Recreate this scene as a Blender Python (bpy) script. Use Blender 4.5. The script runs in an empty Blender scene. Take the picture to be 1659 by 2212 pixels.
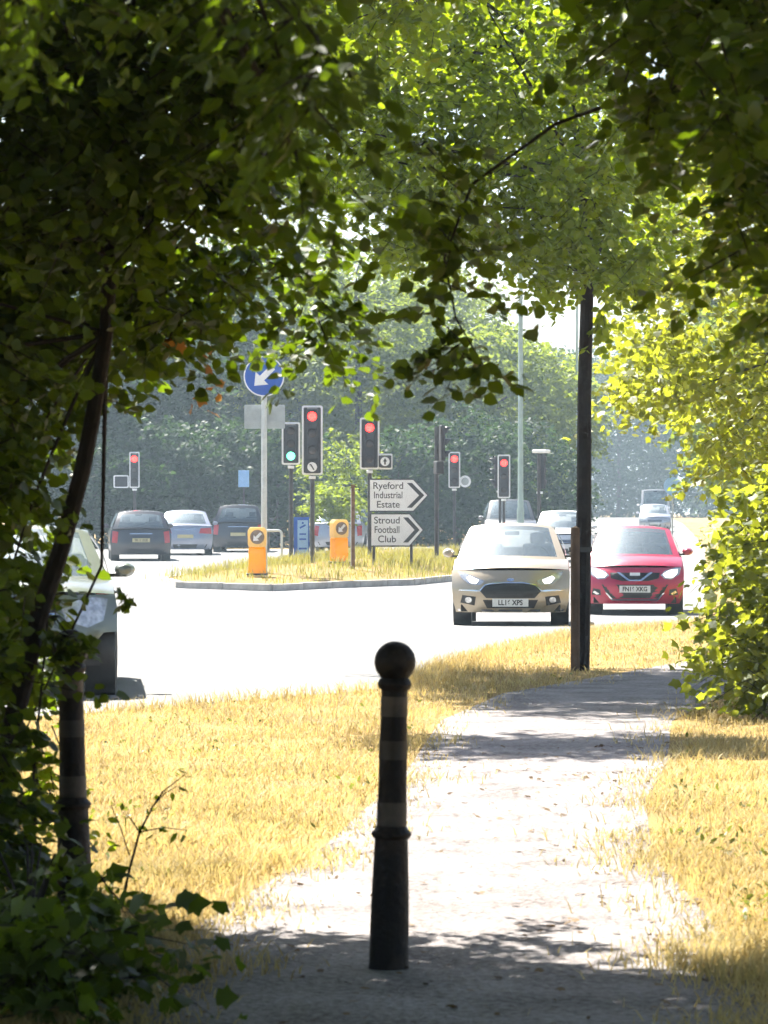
import bpy, bmesh, math, random
import numpy as np
from mathutils import Vector, Matrix, Quaternion

# ---------------------------------------------------------------- camera, sky, sun, exposure
S = bpy.context.scene
COL = S.collection
F_PX, CX, CY, CAM_H = 7404.0, 830.0, 1108.0, 1.6

cd = bpy.data.cameras.new('camera')
cam = bpy.data.objects.new('camera', cd); COL.objects.link(cam)
cam.location = (0, 0, CAM_H); cam.rotation_euler = (math.radians(90), 0, 0)
cd.sensor_fit = 'VERTICAL'; cd.sensor_height = 24.0; cd.lens = 24.0 * F_PX / 2212.0
cd.clip_start = 0.1; cd.clip_end = 3000
cd.dof.use_dof = True; cd.dof.focus_distance = 55.0; cd.dof.aperture_fstop = cd.lens / 10.0
S.camera = cam

SUN_EL = math.radians(52); SUN_AZ = math.atan2(-0.45, 0.89)
TO_SUN = Vector((math.sin(SUN_AZ) * math.cos(SUN_EL), math.cos(SUN_AZ) * math.cos(SUN_EL), math.sin(SUN_EL)))
W = bpy.data.worlds.new('World'); S.world = W; W.use_nodes = True
nt = W.node_tree; nt.nodes.clear()
sky = nt.nodes.new('ShaderNodeTexSky'); sky.sky_type = 'NISHITA'; sky.sun_disc = False
sky.sun_elevation = SUN_EL; sky.sun_rotation = SUN_AZ % (2 * math.pi)
sky.air_density = 1.0; sky.dust_density = 2.0; sky.ozone_density = 1.0
bg = nt.nodes.new('ShaderNodeBackground'); bg.inputs[1].default_value = 0.05
wo = nt.nodes.new('ShaderNodeOutputWorld')
nt.links.new(sky.outputs[0], bg.inputs[0]); nt.links.new(bg.outputs[0], wo.inputs[0])
sl = bpy.data.lights.new('sun', 'SUN'); sl.energy = 5.0; sl.angle = math.radians(0.53); sl.color = (1.0, 0.95, 0.87)
so = bpy.data.objects.new('sun', sl); COL.objects.link(so)
so.rotation_euler = TO_SUN.to_track_quat('Z', 'Y').to_euler(); so.location = (-20, 40, 60)
vs = S.view_settings
vs.view_transform = 'Standard'; vs.look = 'None'; vs.gamma = 1.0; vs.exposure = 2.15; vs.use_curve_mapping = False
S.cycles.max_bounces = 5; S.cycles.diffuse_bounces = 3; S.cycles.glossy_bounces = 2; S.cycles.transmission_bounces = 3
S.cycles.transparent_max_bounces = 8; S.cycles.volume_bounces = 0
S.cycles.use_denoising = True; S.cycles.use_adaptive_sampling = True; S.cycles.adaptive_threshold = 0.04; S.cycles.adaptive_min_samples = 16
S.cycles.sample_clamp_indirect = 6.0

rng = np.random.default_rng(11)
random.seed(4)

def at(x, y, d):
    """point at depth d (metres) that is seen at (x, y) of a 1659 x 2212 view"""
    return Vector(((x - CX) * d / F_PX, d, CAM_H - (y - CY) * d / F_PX))

def gz(y):
    return float(np.interp(y, [46, 56, 62, 72, 314], [0, -0.14, -0.14, 0, 1.09]))     # the road dips, then climbs

# ---------------------------------------------------------------- helpers
def tag(o, label=None, cat=None, group=None, kind=None):
    if label: o['label'] = label
    if cat: o['category'] = cat
    if group: o['group'] = group
    if kind: o['kind'] = kind
    return o

def empty(name, loc, label, cat, rz=0.0, group=None):
    o = bpy.data.objects.new(name, None); COL.objects.link(o)
    o.empty_display_size = 0.2
    o.location = loc; o.rotation_euler = (0, 0, rz)
    return tag(o, label, cat, group)

def link(name, me, mat, parent=None):
    if mat is not None and len(me.materials) == 0: me.materials.append(mat)
    o = bpy.data.objects.new(name, me); COL.objects.link(o)
    if parent is not None: o.parent = parent
    return o

class MB:
    def __init__(self): self.v = []; self.f = []
    def add(self, vs, fs):
        n = len(self.v); self.v += [tuple(p) for p in vs]; self.f += [tuple(i + n for i in f) for f in fs]; return self
    def box(self, c, s, rot=None):
        cx, cy, cz = c; a, b, h = s[0] / 2, s[1] / 2, s[2] / 2
        p = [Vector((i * a, j * b, k * h)) for i in (-1, 1) for j in (-1, 1) for k in (-1, 1)]
        if rot is not None: p = [rot @ q for q in p]
        p = [q + Vector(c) for q in p]
        return self.add(p, [(0, 1, 3, 2), (4, 6, 7, 5), (0, 4, 5, 1), (2, 3, 7, 6), (0, 2, 6, 4), (1, 5, 7, 3)])
    def tube(self, pts, radii, n=8, cap=True):
        pts = [Vector(p) for p in pts]; V = []; Fc = []
        if not hasattr(radii, '__len__'): radii = [radii] * len(pts)
        for i, p in enumerate(pts):
            t = (pts[min(i + 1, len(pts) - 1)] - pts[max(i - 1, 0)]).normalized()
            ref = Vector((0, 1, 0)) if abs(t.y) < 0.9 else Vector((1, 0, 0))
            a = t.cross(ref).normalized(); b = t.cross(a)
            for k in range(n):
                an = 2 * math.pi * k / n
                V.append(p + (a * math.cos(an) + b * math.sin(an)) * radii[i])
        for i in range(len(pts) - 1):
            for k in range(n):
                k2 = (k + 1) % n
                Fc.append((i * n + k, i * n + k2, (i + 1) * n + k2, (i + 1) * n + k))
        if cap:
            Fc.append(tuple(range(n))); m = (len(pts) - 1) * n; Fc.append(tuple(m + k for k in reversed(range(n))))
        return self.add(V, Fc)
    def lathe(self, prof, n=24, c=(0, 0, 0), axis='Z'):
        V = []; Fc = []
        for r, z in prof:
            for k in range(n):
                an = 2 * math.pi * k / n
                p = (r * math.cos(an), r * math.sin(an), z)
                if axis == 'Y': p = (p[0], p[2], p[1])
                if axis == 'X': p = (p[2], p[0], p[1])
                V.append((p[0] + c[0], p[1] + c[1], p[2] + c[2]))
        m = len(prof)
        for i in range(m - 1):
            for k in range(n):
                k2 = (k + 1) % n
                Fc.append((i * n + k, i * n + k2, (i + 1) * n + k2, (i + 1) * n + k))
        if prof[0][0] > 1e-6: Fc.append(tuple(reversed(range(n))))
        if prof[-1][0] > 1e-6: Fc.append(tuple((m - 1) * n + k for k in range(n)))
        return self.add(V, Fc)
    def prism(self, poly, y0, y1):
        """polygon in the x-z plane, extruded from y0 to y1"""
        n = len(poly)
        V = [(x, y0, z) for x, z in poly] + [(x, y1, z) for x, z in poly]
        Fc = [tuple(range(n)), tuple(n + k for k in reversed(range(n)))]
        for k in range(n):
            k2 = (k + 1) % n; Fc.append((k, n + k, n + k2, k2))
        return self.add(V, Fc)
    def grid(self, P, nu, nv):
        """P: list of nu*nv points, row major (u outer)"""
        return self.add(P, [(i * nv + j, i * nv + j + 1, (i + 1) * nv + j + 1, (i + 1) * nv + j) for i in range(nu - 1) for j in range(nv - 1)])
    def build(self, name, mat, parent=None, smooth=True, bevel=0.0, angle=0.6):
        me = bpy.data.meshes.new(name); me.from_pydata(self.v, [], self.f)
        bm = bmesh.new(); bm.from_mesh(me)
        bmesh.ops.remove_doubles(bm, verts=bm.verts, dist=1e-5)
        bmesh.ops.recalc_face_normals(bm, faces=bm.faces)
        bm.to_mesh(me); bm.free()
        if smooth:
            me.shade_smooth()
            try: me.set_sharp_from_angle(angle=angle)
            except Exception: pass
        o = link(name, me, mat, parent)
        if bevel:
            md = o.modifiers.new('bevel', 'BEVEL'); md.width = bevel; md.segments = 2; md.limit_method = 'ANGLE'
        return o

# ---------------------------------------------------------------- materials
def nodes(m):
    m.use_nodes = True; t = m.node_tree; t.nodes.clear()
    return t, t.nodes.new, t.links.new

def mat(name, c1, c2=None, rough=0.6, metal=0.0, scale=8.0, bump=0.0, coat=0.0, spec=0.5, detail=6.0, pos=(0.35, 0.65), bscale=None):
    m = bpy.data.materials.new(name); t, N, L = nodes(m)
    out = N('ShaderNodeOutputMaterial'); b = N('ShaderNodeBsdfPrincipled'); L(b.outputs[0], out.inputs[0])
    b.inputs['Roughness'].default_value = rough; b.inputs['Metallic'].default_value = metal
    b.inputs['Coat Weight'].default_value = coat; b.inputs['Coat Roughness'].default_value = 0.14
    b.inputs['Specular IOR Level'].default_value = spec
    tc = N('ShaderNodeTexCoord'); nz = N('ShaderNodeTexNoise'); nz.inputs['Scale'].default_value = scale; nz.inputs['Detail'].default_value = detail
    L(tc.outputs['Object'], nz.inputs['Vector'])
    cr = N('ShaderNodeValToRGB'); L(nz.outputs['Fac'], cr.inputs['Fac'])
    if c2 is None: c2 = tuple(x * 0.82 for x in c1)
    cr.color_ramp.elements[0].position = pos[0]; cr.color_ramp.elements[1].position = pos[1]
    cr.color_ramp.elements[0].color = (*c1, 1); cr.color_ramp.elements[1].color = (*c2, 1)
    L(cr.outputs[0], b.inputs['Base Color'])
    if bump:
        n2 = N('ShaderNodeTexNoise'); n2.inputs['Scale'].default_value = bscale or scale * 6; n2.inputs['Detail'].default_value = 4
        L(tc.outputs['Object'], n2.inputs['Vector'])
        bp = N('ShaderNodeBump'); bp.inputs['Strength'].default_value = bump; bp.inputs['Distance'].default_value = 0.02
        L(n2.outputs['Fac'], bp.inputs['Height']); L(bp.outputs[0], b.inputs['Normal'])
    return m

def ground_mat(name, stops, s1, s2, bump, rough=0.95, w=0.5):
    """two octaves of noise at different scales through a ramp"""
    m = bpy.data.materials.new(name); t, N, L = nodes(m)
    out = N('ShaderNodeOutputMaterial'); b = N('ShaderNodeBsdfPrincipled'); L(b.outputs[0], out.inputs[0])
    b.inputs['Roughness'].default_value = rough; b.inputs['Specular IOR Level'].default_value = 0.25
    tc = N('ShaderNodeTexCoord')
    n1 = N('ShaderNodeTexNoise'); n1.inputs['Scale'].default_value = s1; n1.inputs['Detail'].default_value = 5
    n2 = N('ShaderNodeTexNoise'); n2.inputs['Scale'].default_value = s2; n2.inputs['Detail'].default_value = 3; n2.inputs['Roughness'].default_value = 0.7
    for n in (n1, n2): L(tc.outputs['Object'], n.inputs['Vector'])
    mx = N('ShaderNodeMix'); mx.inputs[0].default_value = w; L(n1.outputs['Fac'], mx.inputs[2]); L(n2.outputs['Fac'], mx.inputs[3])
    cr = N('ShaderNodeValToRGB'); L(mx.outputs[0], cr.inputs['Fac'])
    e = cr.color_ramp.elements
    while len(e) < len(stops): e.new(0.5)
    for k, (p, c) in enumerate(stops): e[k].position = p; e[k].color = (*c, 1)
    L(cr.outputs[0], b.inputs['Base Color'])
    bp = N('ShaderNodeBump'); bp.inputs['Strength'].default_value = bump; bp.inputs['Distance'].default_value = 0.03
    L(n2.outputs['Fac'], bp.inputs['Height']); L(bp.outputs[0], b.inputs['Normal'])
    return m

def leaf_mat(name, dark, light, trans, tw=0.45, rough=0.5, spec=0.35, patch=None):
    """dark/light reflect colours and a transmitted colour; per-leaf variation from the 'rnd' attribute"""
    m = bpy.data.materials.new(name); t, N, L = nodes(m)
    out = N('ShaderNodeOutputMaterial')
    a = N('ShaderNodeAttribute'); a.attribute_name = 'rnd'
    cr = N('ShaderNodeMix'); cr.data_type = 'RGBA'
    cr.inputs[6].default_value = (*dark, 1); cr.inputs[7].default_value = (*light, 1); L(a.outputs['Fac'], cr.inputs[0])
    p = N('ShaderNodeBsdfPrincipled'); p.inputs['Roughness'].default_value = rough; p.inputs['Specular IOR Level'].default_value = spec
    src = cr.outputs[2]
    if patch:       # broad patches of another growth, and finer mottling
        tc = N('ShaderNodeTexCoord'); nz = N('ShaderNodeTexNoise'); nz.inputs['Scale'].default_value = 0.9; nz.inputs['Detail'].default_value = 6; nz.inputs['Roughness'].default_value = .65
        L(tc.outputs['Object'], nz.inputs['Vector']); rp = N('ShaderNodeValToRGB'); rp.color_ramp.elements[0].position = .50; rp.color_ramp.elements[1].position = .66
        rp.color_ramp.elements[1].color = (.75, .75, .75, 1); L(nz.outputs['Fac'], rp.inputs['Fac'])
        m2 = N('ShaderNodeMix'); m2.data_type = 'RGBA'; L(rp.outputs[0], m2.inputs[0]); L(src, m2.inputs[6]); m2.inputs[7].default_value = (*patch, 1); src = m2.outputs[2]
    L(src, p.inputs['Base Color'])
    tr = N('ShaderNodeBsdfTranslucent')
    ct = N('ShaderNodeMix'); ct.data_type = 'RGBA'
    ct.inputs[6].default_value = (*[x * 0.7 for x in trans], 1); ct.inputs[7].default_value = (*trans, 1); L(a.outputs['Fac'], ct.inputs[0])
    L(ct.outputs[2], tr.inputs['Color'])
    ms = N('ShaderNodeMixShader'); ms.inputs[0].default_value = tw
    L(p.outputs[0], ms.inputs[1]); L(tr.outputs[0], ms.inputs[2]); L(ms.outputs[0], out.inputs[0])
    return m

def emit(name, col, st, base=None):
    m = bpy.data.materials.new(name); t, N, L = nodes(m)
    out = N('ShaderNodeOutputMaterial'); b = N('ShaderNodeBsdfPrincipled'); L(b.outputs[0], out.inputs[0])
    b.inputs['Base Color'].default_value = (*(base or col), 1); b.inputs['Roughness'].default_value = 0.25
    b.inputs['Emission Color'].default_value = (*col, 1); b.inputs['Emission Strength'].default_value = st
    return m

def glass_mat(name, tint, gloss=0.06):
    m = bpy.data.materials.new(name); t, N, L = nodes(m)
    out = N('ShaderNodeOutputMaterial'); tr = N('ShaderNodeBsdfTransparent'); tr.inputs[0].default_value = (*tint, 1)
    g = N('ShaderNodeBsdfGlossy'); g.inputs['Roughness'].default_value = 0.03
    fr = N('ShaderNodeFresnel'); fr.inputs[0].default_value = 1.6
    mx = N('ShaderNodeMixShader'); L(fr.outputs[0], mx.inputs[0]); L(tr.outputs[0], mx.inputs[1]); L(g.outputs[0], mx.inputs[2])
    d = N('ShaderNodeBsdfDiffuse'); d.inputs[0].default_value = (0.42, 0.58, 0.68, 1)     # road film, tinted blue and strengthened to imitate reflected sky
    g2 = N('ShaderNodeBsdfGlossy'); g2.inputs['Roughness'].default_value = 0.38; g2.inputs[0].default_value = (0.75, 0.88, 1.0, 1)
    m3 = N('ShaderNodeMixShader'); m3.inputs[0].default_value = 0.35; L(d.outputs[0], m3.inputs[1]); L(g2.outputs[0], m3.inputs[2])
    m2 = N('ShaderNodeMixShader'); m2.inputs[0].default_value = gloss; L(mx.outputs[0], m2.inputs[1]); L(m3.outputs[0], m2.inputs[2])
    L(m2.outputs[0], out.inputs[0]); return m

M = {}
M['black_metal'] = mat('black_metal', (0.025, 0.024, 0.026), (0.05, 0.045, 0.045), rough=0.45, scale=12, bump=0.15)
M['bollard'] = mat('bollard_paint', (0.012, 0.009, 0.009), (0.040, 0.026, 0.020), rough=0.6, spec=0.3, scale=11, bump=0.35, bscale=45, pos=(0.5, 0.72))
M['bollard_band'] = mat('bollard_band', (0.085, 0.064, 0.052), (0.035, 0.026, 0.022), rough=0.6, scale=14, bump=0.1)
M['asphalt'] = ground_mat('asphalt', [(0.33, (0.125, 0.122, 0.12)), (0.45, (0.17, 0.168, 0.165)), (0.62, (0.235, 0.232, 0.228))], 0.35, 18, 0.4, w=.4)
M['path'] = ground_mat('path', [(0.36, (0.08, 0.066, 0.06)), (0.44, (0.17, 0.15, 0.142)), (0.52, (0.235, 0.214, 0.206)), (0.66, (0.34, 0.32, 0.31))], 2.2, 30, 0.9, w=.62)
M['ground'] = ground_mat('ground', [(0.3, (0.12, 0.085, 0.035)), (0.5, (0.25, 0.165, 0.05)), (0.7, (0.33, 0.23, 0.085))], 0.9, 26, 0.8)
M['kerb'] = mat('kerb_stone', (0.50, 0.47, 0.42), (0.36, 0.33, 0.29), rough=0.9, scale=5, bump=0.3)
M['paint_white'] = mat('road_paint', (0.7, 0.7, 0.68), (0.5, 0.5, 0.48), rough=0.7, scale=6)
M['bark'] = mat('bark', (0.018, 0.013, 0.010), (0.008, 0.006, 0.005), rough=0.95, scale=7, bump=0.9, bscale=22)
M['bark_far'] = mat('bark_far', (0.07, 0.055, 0.045), (0.035, 0.028, 0.024), rough=0.95, scale=3, bump=0.4)
M['stake'] = mat('stake_wood', (0.14, 0.09, 0.055), (0.08, 0.05, 0.03), rough=0.9, scale=5, bump=0.4)
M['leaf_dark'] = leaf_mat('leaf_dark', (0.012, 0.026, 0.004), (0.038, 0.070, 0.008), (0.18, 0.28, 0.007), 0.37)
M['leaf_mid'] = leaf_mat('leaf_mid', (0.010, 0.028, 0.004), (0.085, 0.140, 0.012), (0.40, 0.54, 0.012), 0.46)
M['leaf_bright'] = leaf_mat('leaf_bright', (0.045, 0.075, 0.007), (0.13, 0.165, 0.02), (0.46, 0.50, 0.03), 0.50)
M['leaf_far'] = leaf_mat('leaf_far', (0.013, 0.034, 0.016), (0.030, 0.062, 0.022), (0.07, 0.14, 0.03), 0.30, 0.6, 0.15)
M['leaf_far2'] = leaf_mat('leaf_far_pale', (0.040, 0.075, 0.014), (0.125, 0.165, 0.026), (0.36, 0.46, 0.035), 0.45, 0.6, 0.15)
M['leaf_dead'] = leaf_mat('leaf_dead', (0.30, 0.13, 0.03), (0.45, 0.22, 0.06), (0.65, 0.30, 0.06), 0.45)
M['straw'] = leaf_mat('straw', (0.20, 0.145, 0.048), (0.74, 0.61, 0.28), (0.66, 0.50, 0.18), 0.34, 0.7, patch=(0.22, 0.20, 0.055))
M['grass_isl'] = leaf_mat('island_grass', (0.13, 0.13, 0.03), (0.30, 0.26, 0.07), (0.42, 0.40, 0.08), 0.40, 0.7)
M['leaf_weed'] = leaf_mat('leaf_weed', (0.05, 0.075, 0.014), (0.12, 0.14, 0.03), (0.25, 0.28, 0.04), .35)
M['leaf_litter'] = leaf_mat('leaf_litter', (0.06, 0.035, 0.016), (0.20, 0.13, 0.06), (0.2, 0.12, 0.04), .15, .8)
M['pole_white'] = mat('pole_white', (0.62, 0.66, 0.64), (0.50, 0.54, 0.53), rough=0.4, scale=6)
M['pole_green'] = mat('lamp_column', (0.42, 0.52, 0.46), (0.34, 0.42, 0.38), rough=0.4, metal=0.3, scale=4)
M['grey_metal'] = mat('grey_metal', (0.42, 0.46, 0.46), (0.33, 0.36, 0.36), rough=0.45, metal=0.3, scale=5)
M['white'] = mat('white_sign', (0.84, 0.85, 0.85), (0.76, 0.77, 0.77), rough=0.4, scale=4)
M['ink'] = mat('black_sign', (0.02, 0.02, 0.022), (0.03, 0.03, 0.03), rough=0.4)
M['blue'] = mat('blue_sign', (0.01, 0.10, 0.50), (0.01, 0.08, 0.42), rough=0.3, scale=4)
M['blue_pale'] = mat('blue_pale', (0.30, 0.50, 0.78), (0.24, 0.44, 0.70), rough=0.4, scale=4)
M['yellow'] = mat('yellow_plastic', (0.75, 0.34, 0.012), (0.65, 0.28, 0.01), rough=0.4, scale=5)
def plastic(name, c, tw):
    m = mat(name, c, tuple(x * .85 for x in c), rough=.4, scale=5); t = m.node_tree; b_ = [n for n in t.nodes if n.type == 'BSDF_PRINCIPLED'][0]; o_ = [n for n in t.nodes if n.type == 'OUTPUT_MATERIAL'][0]
    tr = t.nodes.new('ShaderNodeBsdfTranslucent'); tr.inputs[0].default_value = (*c, 1); mx = t.nodes.new('ShaderNodeMixShader'); mx.inputs[0].default_value = tw
    t.links.new(b_.outputs[0], mx.inputs[1]); t.links.new(tr.outputs[0], mx.inputs[2]); t.links.new(mx.outputs[0], o_.inputs[0]); return m
M['yellow'] = plastic('yellow_plastic', (0.92, 0.52, 0.012), .55)
M['rust'] = mat('rust_post', (0.20, 0.11, 0.05), (0.12, 0.06, 0.03), rough=0.9, scale=9, bump=0.3)
M['signal_box'] = mat('signal_black', (0.018, 0.017, 0.022), (0.03, 0.028, 0.034), rough=0.5)
M['red_on'] = emit('red_lamp', (1.0, 0.010, 0.008), 6.0)
M['green_on'] = emit('green_lamp', (0.08, 1.0, 0.50), 1.6)
M['lens_off'] = mat('lens_off', (0.04, 0.03, 0.035), rough=0.2)
M['tyre'] = mat('tyre', (0.022, 0.021, 0.022), (0.035, 0.033, 0.032), rough=0.85, scale=20)
M['rim'] = mat('rim', (0.45, 0.46, 0.47), (0.35, 0.36, 0.37), rough=0.3, metal=0.9)
M['trim'] = mat('black_trim', (0.02, 0.02, 0.022), (0.03, 0.03, 0.03), rough=0.5, scale=20)
M['chrome'] = mat('chrome', (0.8, 0.8, 0.8), (0.7, 0.7, 0.7), rough=0.12, metal=1.0)
M['glass'] = glass_mat('car_glass', (0.62, 0.70, 0.72), 0.16)
M['lamp_glass'] = mat('headlamp', (0.75, 0.76, 0.76), (0.45, 0.46, 0.47), rough=0.12, metal=0.55, coat=1.0, scale=22)
M['lamp_lit'] = emit('headlamp_lit', (1.0, 0.93, 0.85), 0.9)
M['tail'] = mat('tail_lamp', (0.55, 0.03, 0.03), (0.42, 0.02, 0.02), rough=0.15, coat=1.0)
M['seat'] = mat('seat_cloth', (0.05, 0.05, 0.055), (0.08, 0.08, 0.085), rough=0.9, scale=15)
M['plate_w'] = mat('plate_white', (0.72, 0.73, 0.72), (0.66, 0.66, 0.65), rough=0.4)
M['plate_y'] = mat('plate_yellow', (0.62, 0.54, 0.28), (0.55, 0.48, 0.25), rough=0.4)
def paint(name, c, metal=0.3):
    M[name] = mat(name, c, tuple(x * 0.93 for x in c), rough=0.32, metal=metal, coat=1.0, scale=3)
paint('paint_bronze', (0.44, 0.365, 0.26), 0.45); paint('paint_red', (0.45, 0.012, 0.055), 0.25)
paint('paint_green', (0.17, 0.19, 0.16), 0.4); paint('paint_black', (0.035, 0.035, 0.045), 0.4)
paint('paint_silver', (0.42, 0.44, 0.50), 0.6); paint('paint_navy', (0.30, 0.33, 0.42), 0.5)
paint('paint_white', (0.68, 0.69, 0.70), 0.0); paint('paint_grey', (0.13, 0.135, 0.14), 0.4)

# ---------------------------------------------------------------- the setting
YB = [-30, 0, 8, 12, 20, 26.2, 30.8, 35.7, 40.6, 45, 46, 48, 51, 56, 60, 62, 70, 72, 80, 95, 110, 125]
def x_road(y):      # kerb line on the camera's side of the carriageway
    return float(np.interp(y, [-30, 0, 12, 26.2, 30.8, 35.7, 40.6, 45, 48, 51, 60, 80, 128, 180, 247, 330],
                           [-40, -21, -12, -3.0, -0.05, 0.5, 1.4, 2.4, 3.5, 4.6, 5.6, 7.5, 12, 16.2, 21.5, 27]))
PATH_Y = [-4, 5, 9, 11.5, 13.3, 16, 19, 21.8, 26.2, 30.2, 34, 40, 46, 50, 56, 60, 62, 72, 80]
PATH_L = [-1.3, -1.15, -1.0, -0.85, -0.72, -0.32, -0.05, 0.18, 0.43, 1.05, 2.35, 4.3, 6.1, 7.3, 8.7, 9.6, 10.0, 12.0, 13.5]
PATH_R = [1.25, 1.2, 1.2, 1.25, 1.28, 1.25, 1.45, 1.80, 2.2, 3.0, 4.3, 6.3, 8.1, 9.3, 10.7, 11.6, 12.0, 14.0, 15.5]
def x_pl(y): return float(np.interp(y, PATH_Y, PATH_L))
def x_pr(y): return float(np.interp(y, PATH_Y, PATH_R))

g = MB(); ys = [-400, -30, 46, 56, 62, 72, 120, 200, 314, 900, 1600]
P = [(x, y, gz(y)) for y in ys for x in (-1200, -200, -40, 0, 40, 200, 1200)]
g.grid(P, len(ys), 7)
tag(g.build('ground', M['ground'], smooth=False), kind='structure')

def strip(name, m, rows, dz, parent=None):
    b = MB(); P = []
    for y, xl, xr in rows:
        for k in range(3): P.append((xl + (xr - xl) * k / 2, y, gz(y) + dz))
    b.grid(P, len(rows), 3)
    return b.build(name, m, parent, smooth=False)
rows = [(y, -90, x_road(y)) for y in YB if y >= 12] + [(y, float(np.interp(y, [125.01, 140, 180, 247, 330], [-2, 4.5, 9.6, 14.5, 19.0])), x_road(y)) for y in (125.01, 140, 180, 247, 314)]
road = tag(strip('road', M['asphalt'], rows, 0.004), kind='structure')
tag(strip('path', M['path'], list(zip(PATH_Y, PATH_L, PATH_R)), 0.004), kind='structure')

# painted lane dashes and the stop line, children of the road
def dash(p, q, w):
    p = Vector(p); q = Vector(q); t = (q - p).normalized(); n = Vector((-t.y, t.x)) * (w / 2)
    b = MB(); b.add([(a.x, a.y, gz(a.y) + 0.008) for a in (p - n, p + n, q + n, q - n)], [(0, 1, 2, 3)])
    b.build('road_marking', M['paint_white'], road, smooth=False)
for k in range(14):
    y0 = 60 + k * 9; o_ = -3.1 if y0 < 130 else -4.2
    dash((x_road(y0) + o_, y0), (x_road(y0 + 4) + o_, y0 + 4), 0.12)
dash((-12.0, 93), (-4.6, 93), 0.3)
for k in range(6): dash((-6.0 - k * 0.1, 98 + k * 6), (-6.05 - k * 0.1, 101 + k * 6), 0.1)

# traffic island: kerb stones one by one round a grassed mound
ISL = [(-4.3, 72.0), (-2.3, 70.2), (0.6, 74.2), (2.1, 80), (3.0, 90), (3.6, 104), (2.6, 112), (0.2, 110), (-2.2, 98), (-3.4, 86), (-4.9, 76)]
isl = empty('traffic_island', (-0.5, 85, gz(85)), 'kerbed grassy traffic island carrying the signals and direction signs', 'traffic island')
c0 = Vector((-0.5, 85))
b = MB(); V = [(-0.0, 0.0, 0.38)]
ring = []
for k in range(len(ISL)):
    p, q = Vector(ISL[k]), Vector(ISL[(k + 1) % len(ISL)])
    n = max(2, int((q - p).length / 0.92))
    for i in range(n): ring.append(p.lerp(q, i / n))
for s_, h in ((0.985, 0.11), (0.9, 0.17), (0.6, 0.30)):
    for p in ring:
        r = (p - c0) * s_; V.append((r.x, r.y, h + gz(p.y) - gz(85)))
n = len(ring); Fc = []
for lv in range(2):
    for k in range(n):
        k2 = (k + 1) % n; Fc.append((1 + lv * n + k, 1 + lv * n + k2, 1 + (lv + 1) * n + k2, 1 + (lv + 1) * n + k))
for k in range(n): Fc.append((1 + 2 * n + k, 1 + 2 * n + (k + 1) % n, 0))
b.add(V, Fc); b.build('island_turf', M['ground'], isl)
def isl_z(x, y):
    """height of the island turf at x, y"""
    best = 9
    d = Vector((x, y)) - c0
    for k in range(len(ring)):
        p = ring[k] - c0
        if p.normalized().dot(d.normalized() if d.length > 1e-6 else Vector((0, 1))) > 0.995: best = min(best, d.length / p.length)
    f = best if best < 9 else 0.5
    return gz(y) + float(np.interp(f, [0, 0.6, 0.9, 0.985], [0.38, 0.30, 0.17, 0.11]))
for k in range(n):
    p, q = ring[k], ring[(k + 1) % n]; m_ = (p + q) / 2; t = q - p
    L_ = t.length - 0.012; an = math.atan2(t.y, t.x)
    b = MB(); b.box((0, 0, 0.0), (L_, 0.14, 0.20))
    o = b.build('kerb_stone', M['kerb'], isl, smooth=False, bevel=0.015)
    o.location = (m_.x - c0.x, m_.y - c0.y, 0.045 + gz(m_.y) - gz(85) + random.uniform(-.004, .004)); o.rotation_euler = (0, 0, an + random.uniform(-.01, .01))

# ---------------------------------------------------------------- foliage engine
TPL = {
 'palm': (np.array([(0, .36, 0), (0, 0, 0), (.36, .08, -.05), (.33, .28, .02), (.52, .46, -.06), (.27, .62, .02), (0, 1.0, -.10), (-.27, .62, .02), (-.52, .46, -.06), (-.33, .28, .02), (-.36, .08, -.05)], float),
          [(0, k, k + 1) for k in range(1, 10)] + [(0, 10, 1)]),
 'oval': (np.array([(0, 0, 0), (.26, .34, .05), (.19, .70, .03), (0, 1, -.06), (-.19, .70, .03), (-.26, .34, .05)], float), [(0, 1, 2, 3), (0, 3, 4, 5)]),
 'broad': (np.array([(0, 0, 0), (.36, .30, .06), (.30, .66, .03), (0, 1, -.08), (-.30, .66, .03), (-.36, .30, .06)], float), [(0, 1, 2, 3), (0, 3, 4, 5)]),
 'diam': (np.array([(0, 0, 0), (.34, .45, .04), (0, 1, -.03), (-.34, .45, .04)], float), [(0, 1, 2, 3)]),
}
def unit(a): return a / np.maximum(np.linalg.norm(a, axis=1, keepdims=True), 1e-9)

def sprays(anch, size, nl=14, L=0.45, droop=0.35, spread=1.0, up=0.6):
    """leafy twigs at the anchor points -> leaf position, direction, normal, size and the twig ends"""
    N = len(anch)
    th = rng.uniform(0, 2 * np.pi, N)
    D = np.stack([np.cos(th), np.sin(th), rng.normal(-droop, 0.35, N)], 1); D = unit(D)
    Ls = L * rng.uniform(0.6, 1.3, N)
    side = unit(np.cross(D, np.array([0, 0, 1.0])))
    k = np.arange(nl); f = (k + 0.6) / nl
    pos = anch[:, None, :] + D[:, None, :] * (Ls[:, None] * f[None, :])[..., None]
    pos[..., 2] -= (0.25 * Ls[:, None] * f[None, :] ** 2)
    sg = np.where(k % 2 == 0, 1.0, -1.0)[None, :, None]
    ld = D[:, None, :] * 0.7 + side[:, None, :] * sg * spread + rng.normal(0, 0.35, (N, nl, 3)); ld[..., 2] -= droop * 0.7
    nm = rng.normal(0, 1.0, (N, nl, 3)) * 0.7; nm[..., 2] += up
    pos = pos.reshape(-1, 3) + rng.normal(0, 0.03 * L / 0.45, (N * nl, 3)); ld = unit(ld.reshape(-1, 3)); nm = nm.reshape(-1, 3)
    sz = size * rng.uniform(0.65, 1.25, N * nl)
    ends = anch + D * Ls[:, None]; ends[:, 2] -= 0.25 * Ls
    return pos, ld, nm, sz, anch, ends

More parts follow.
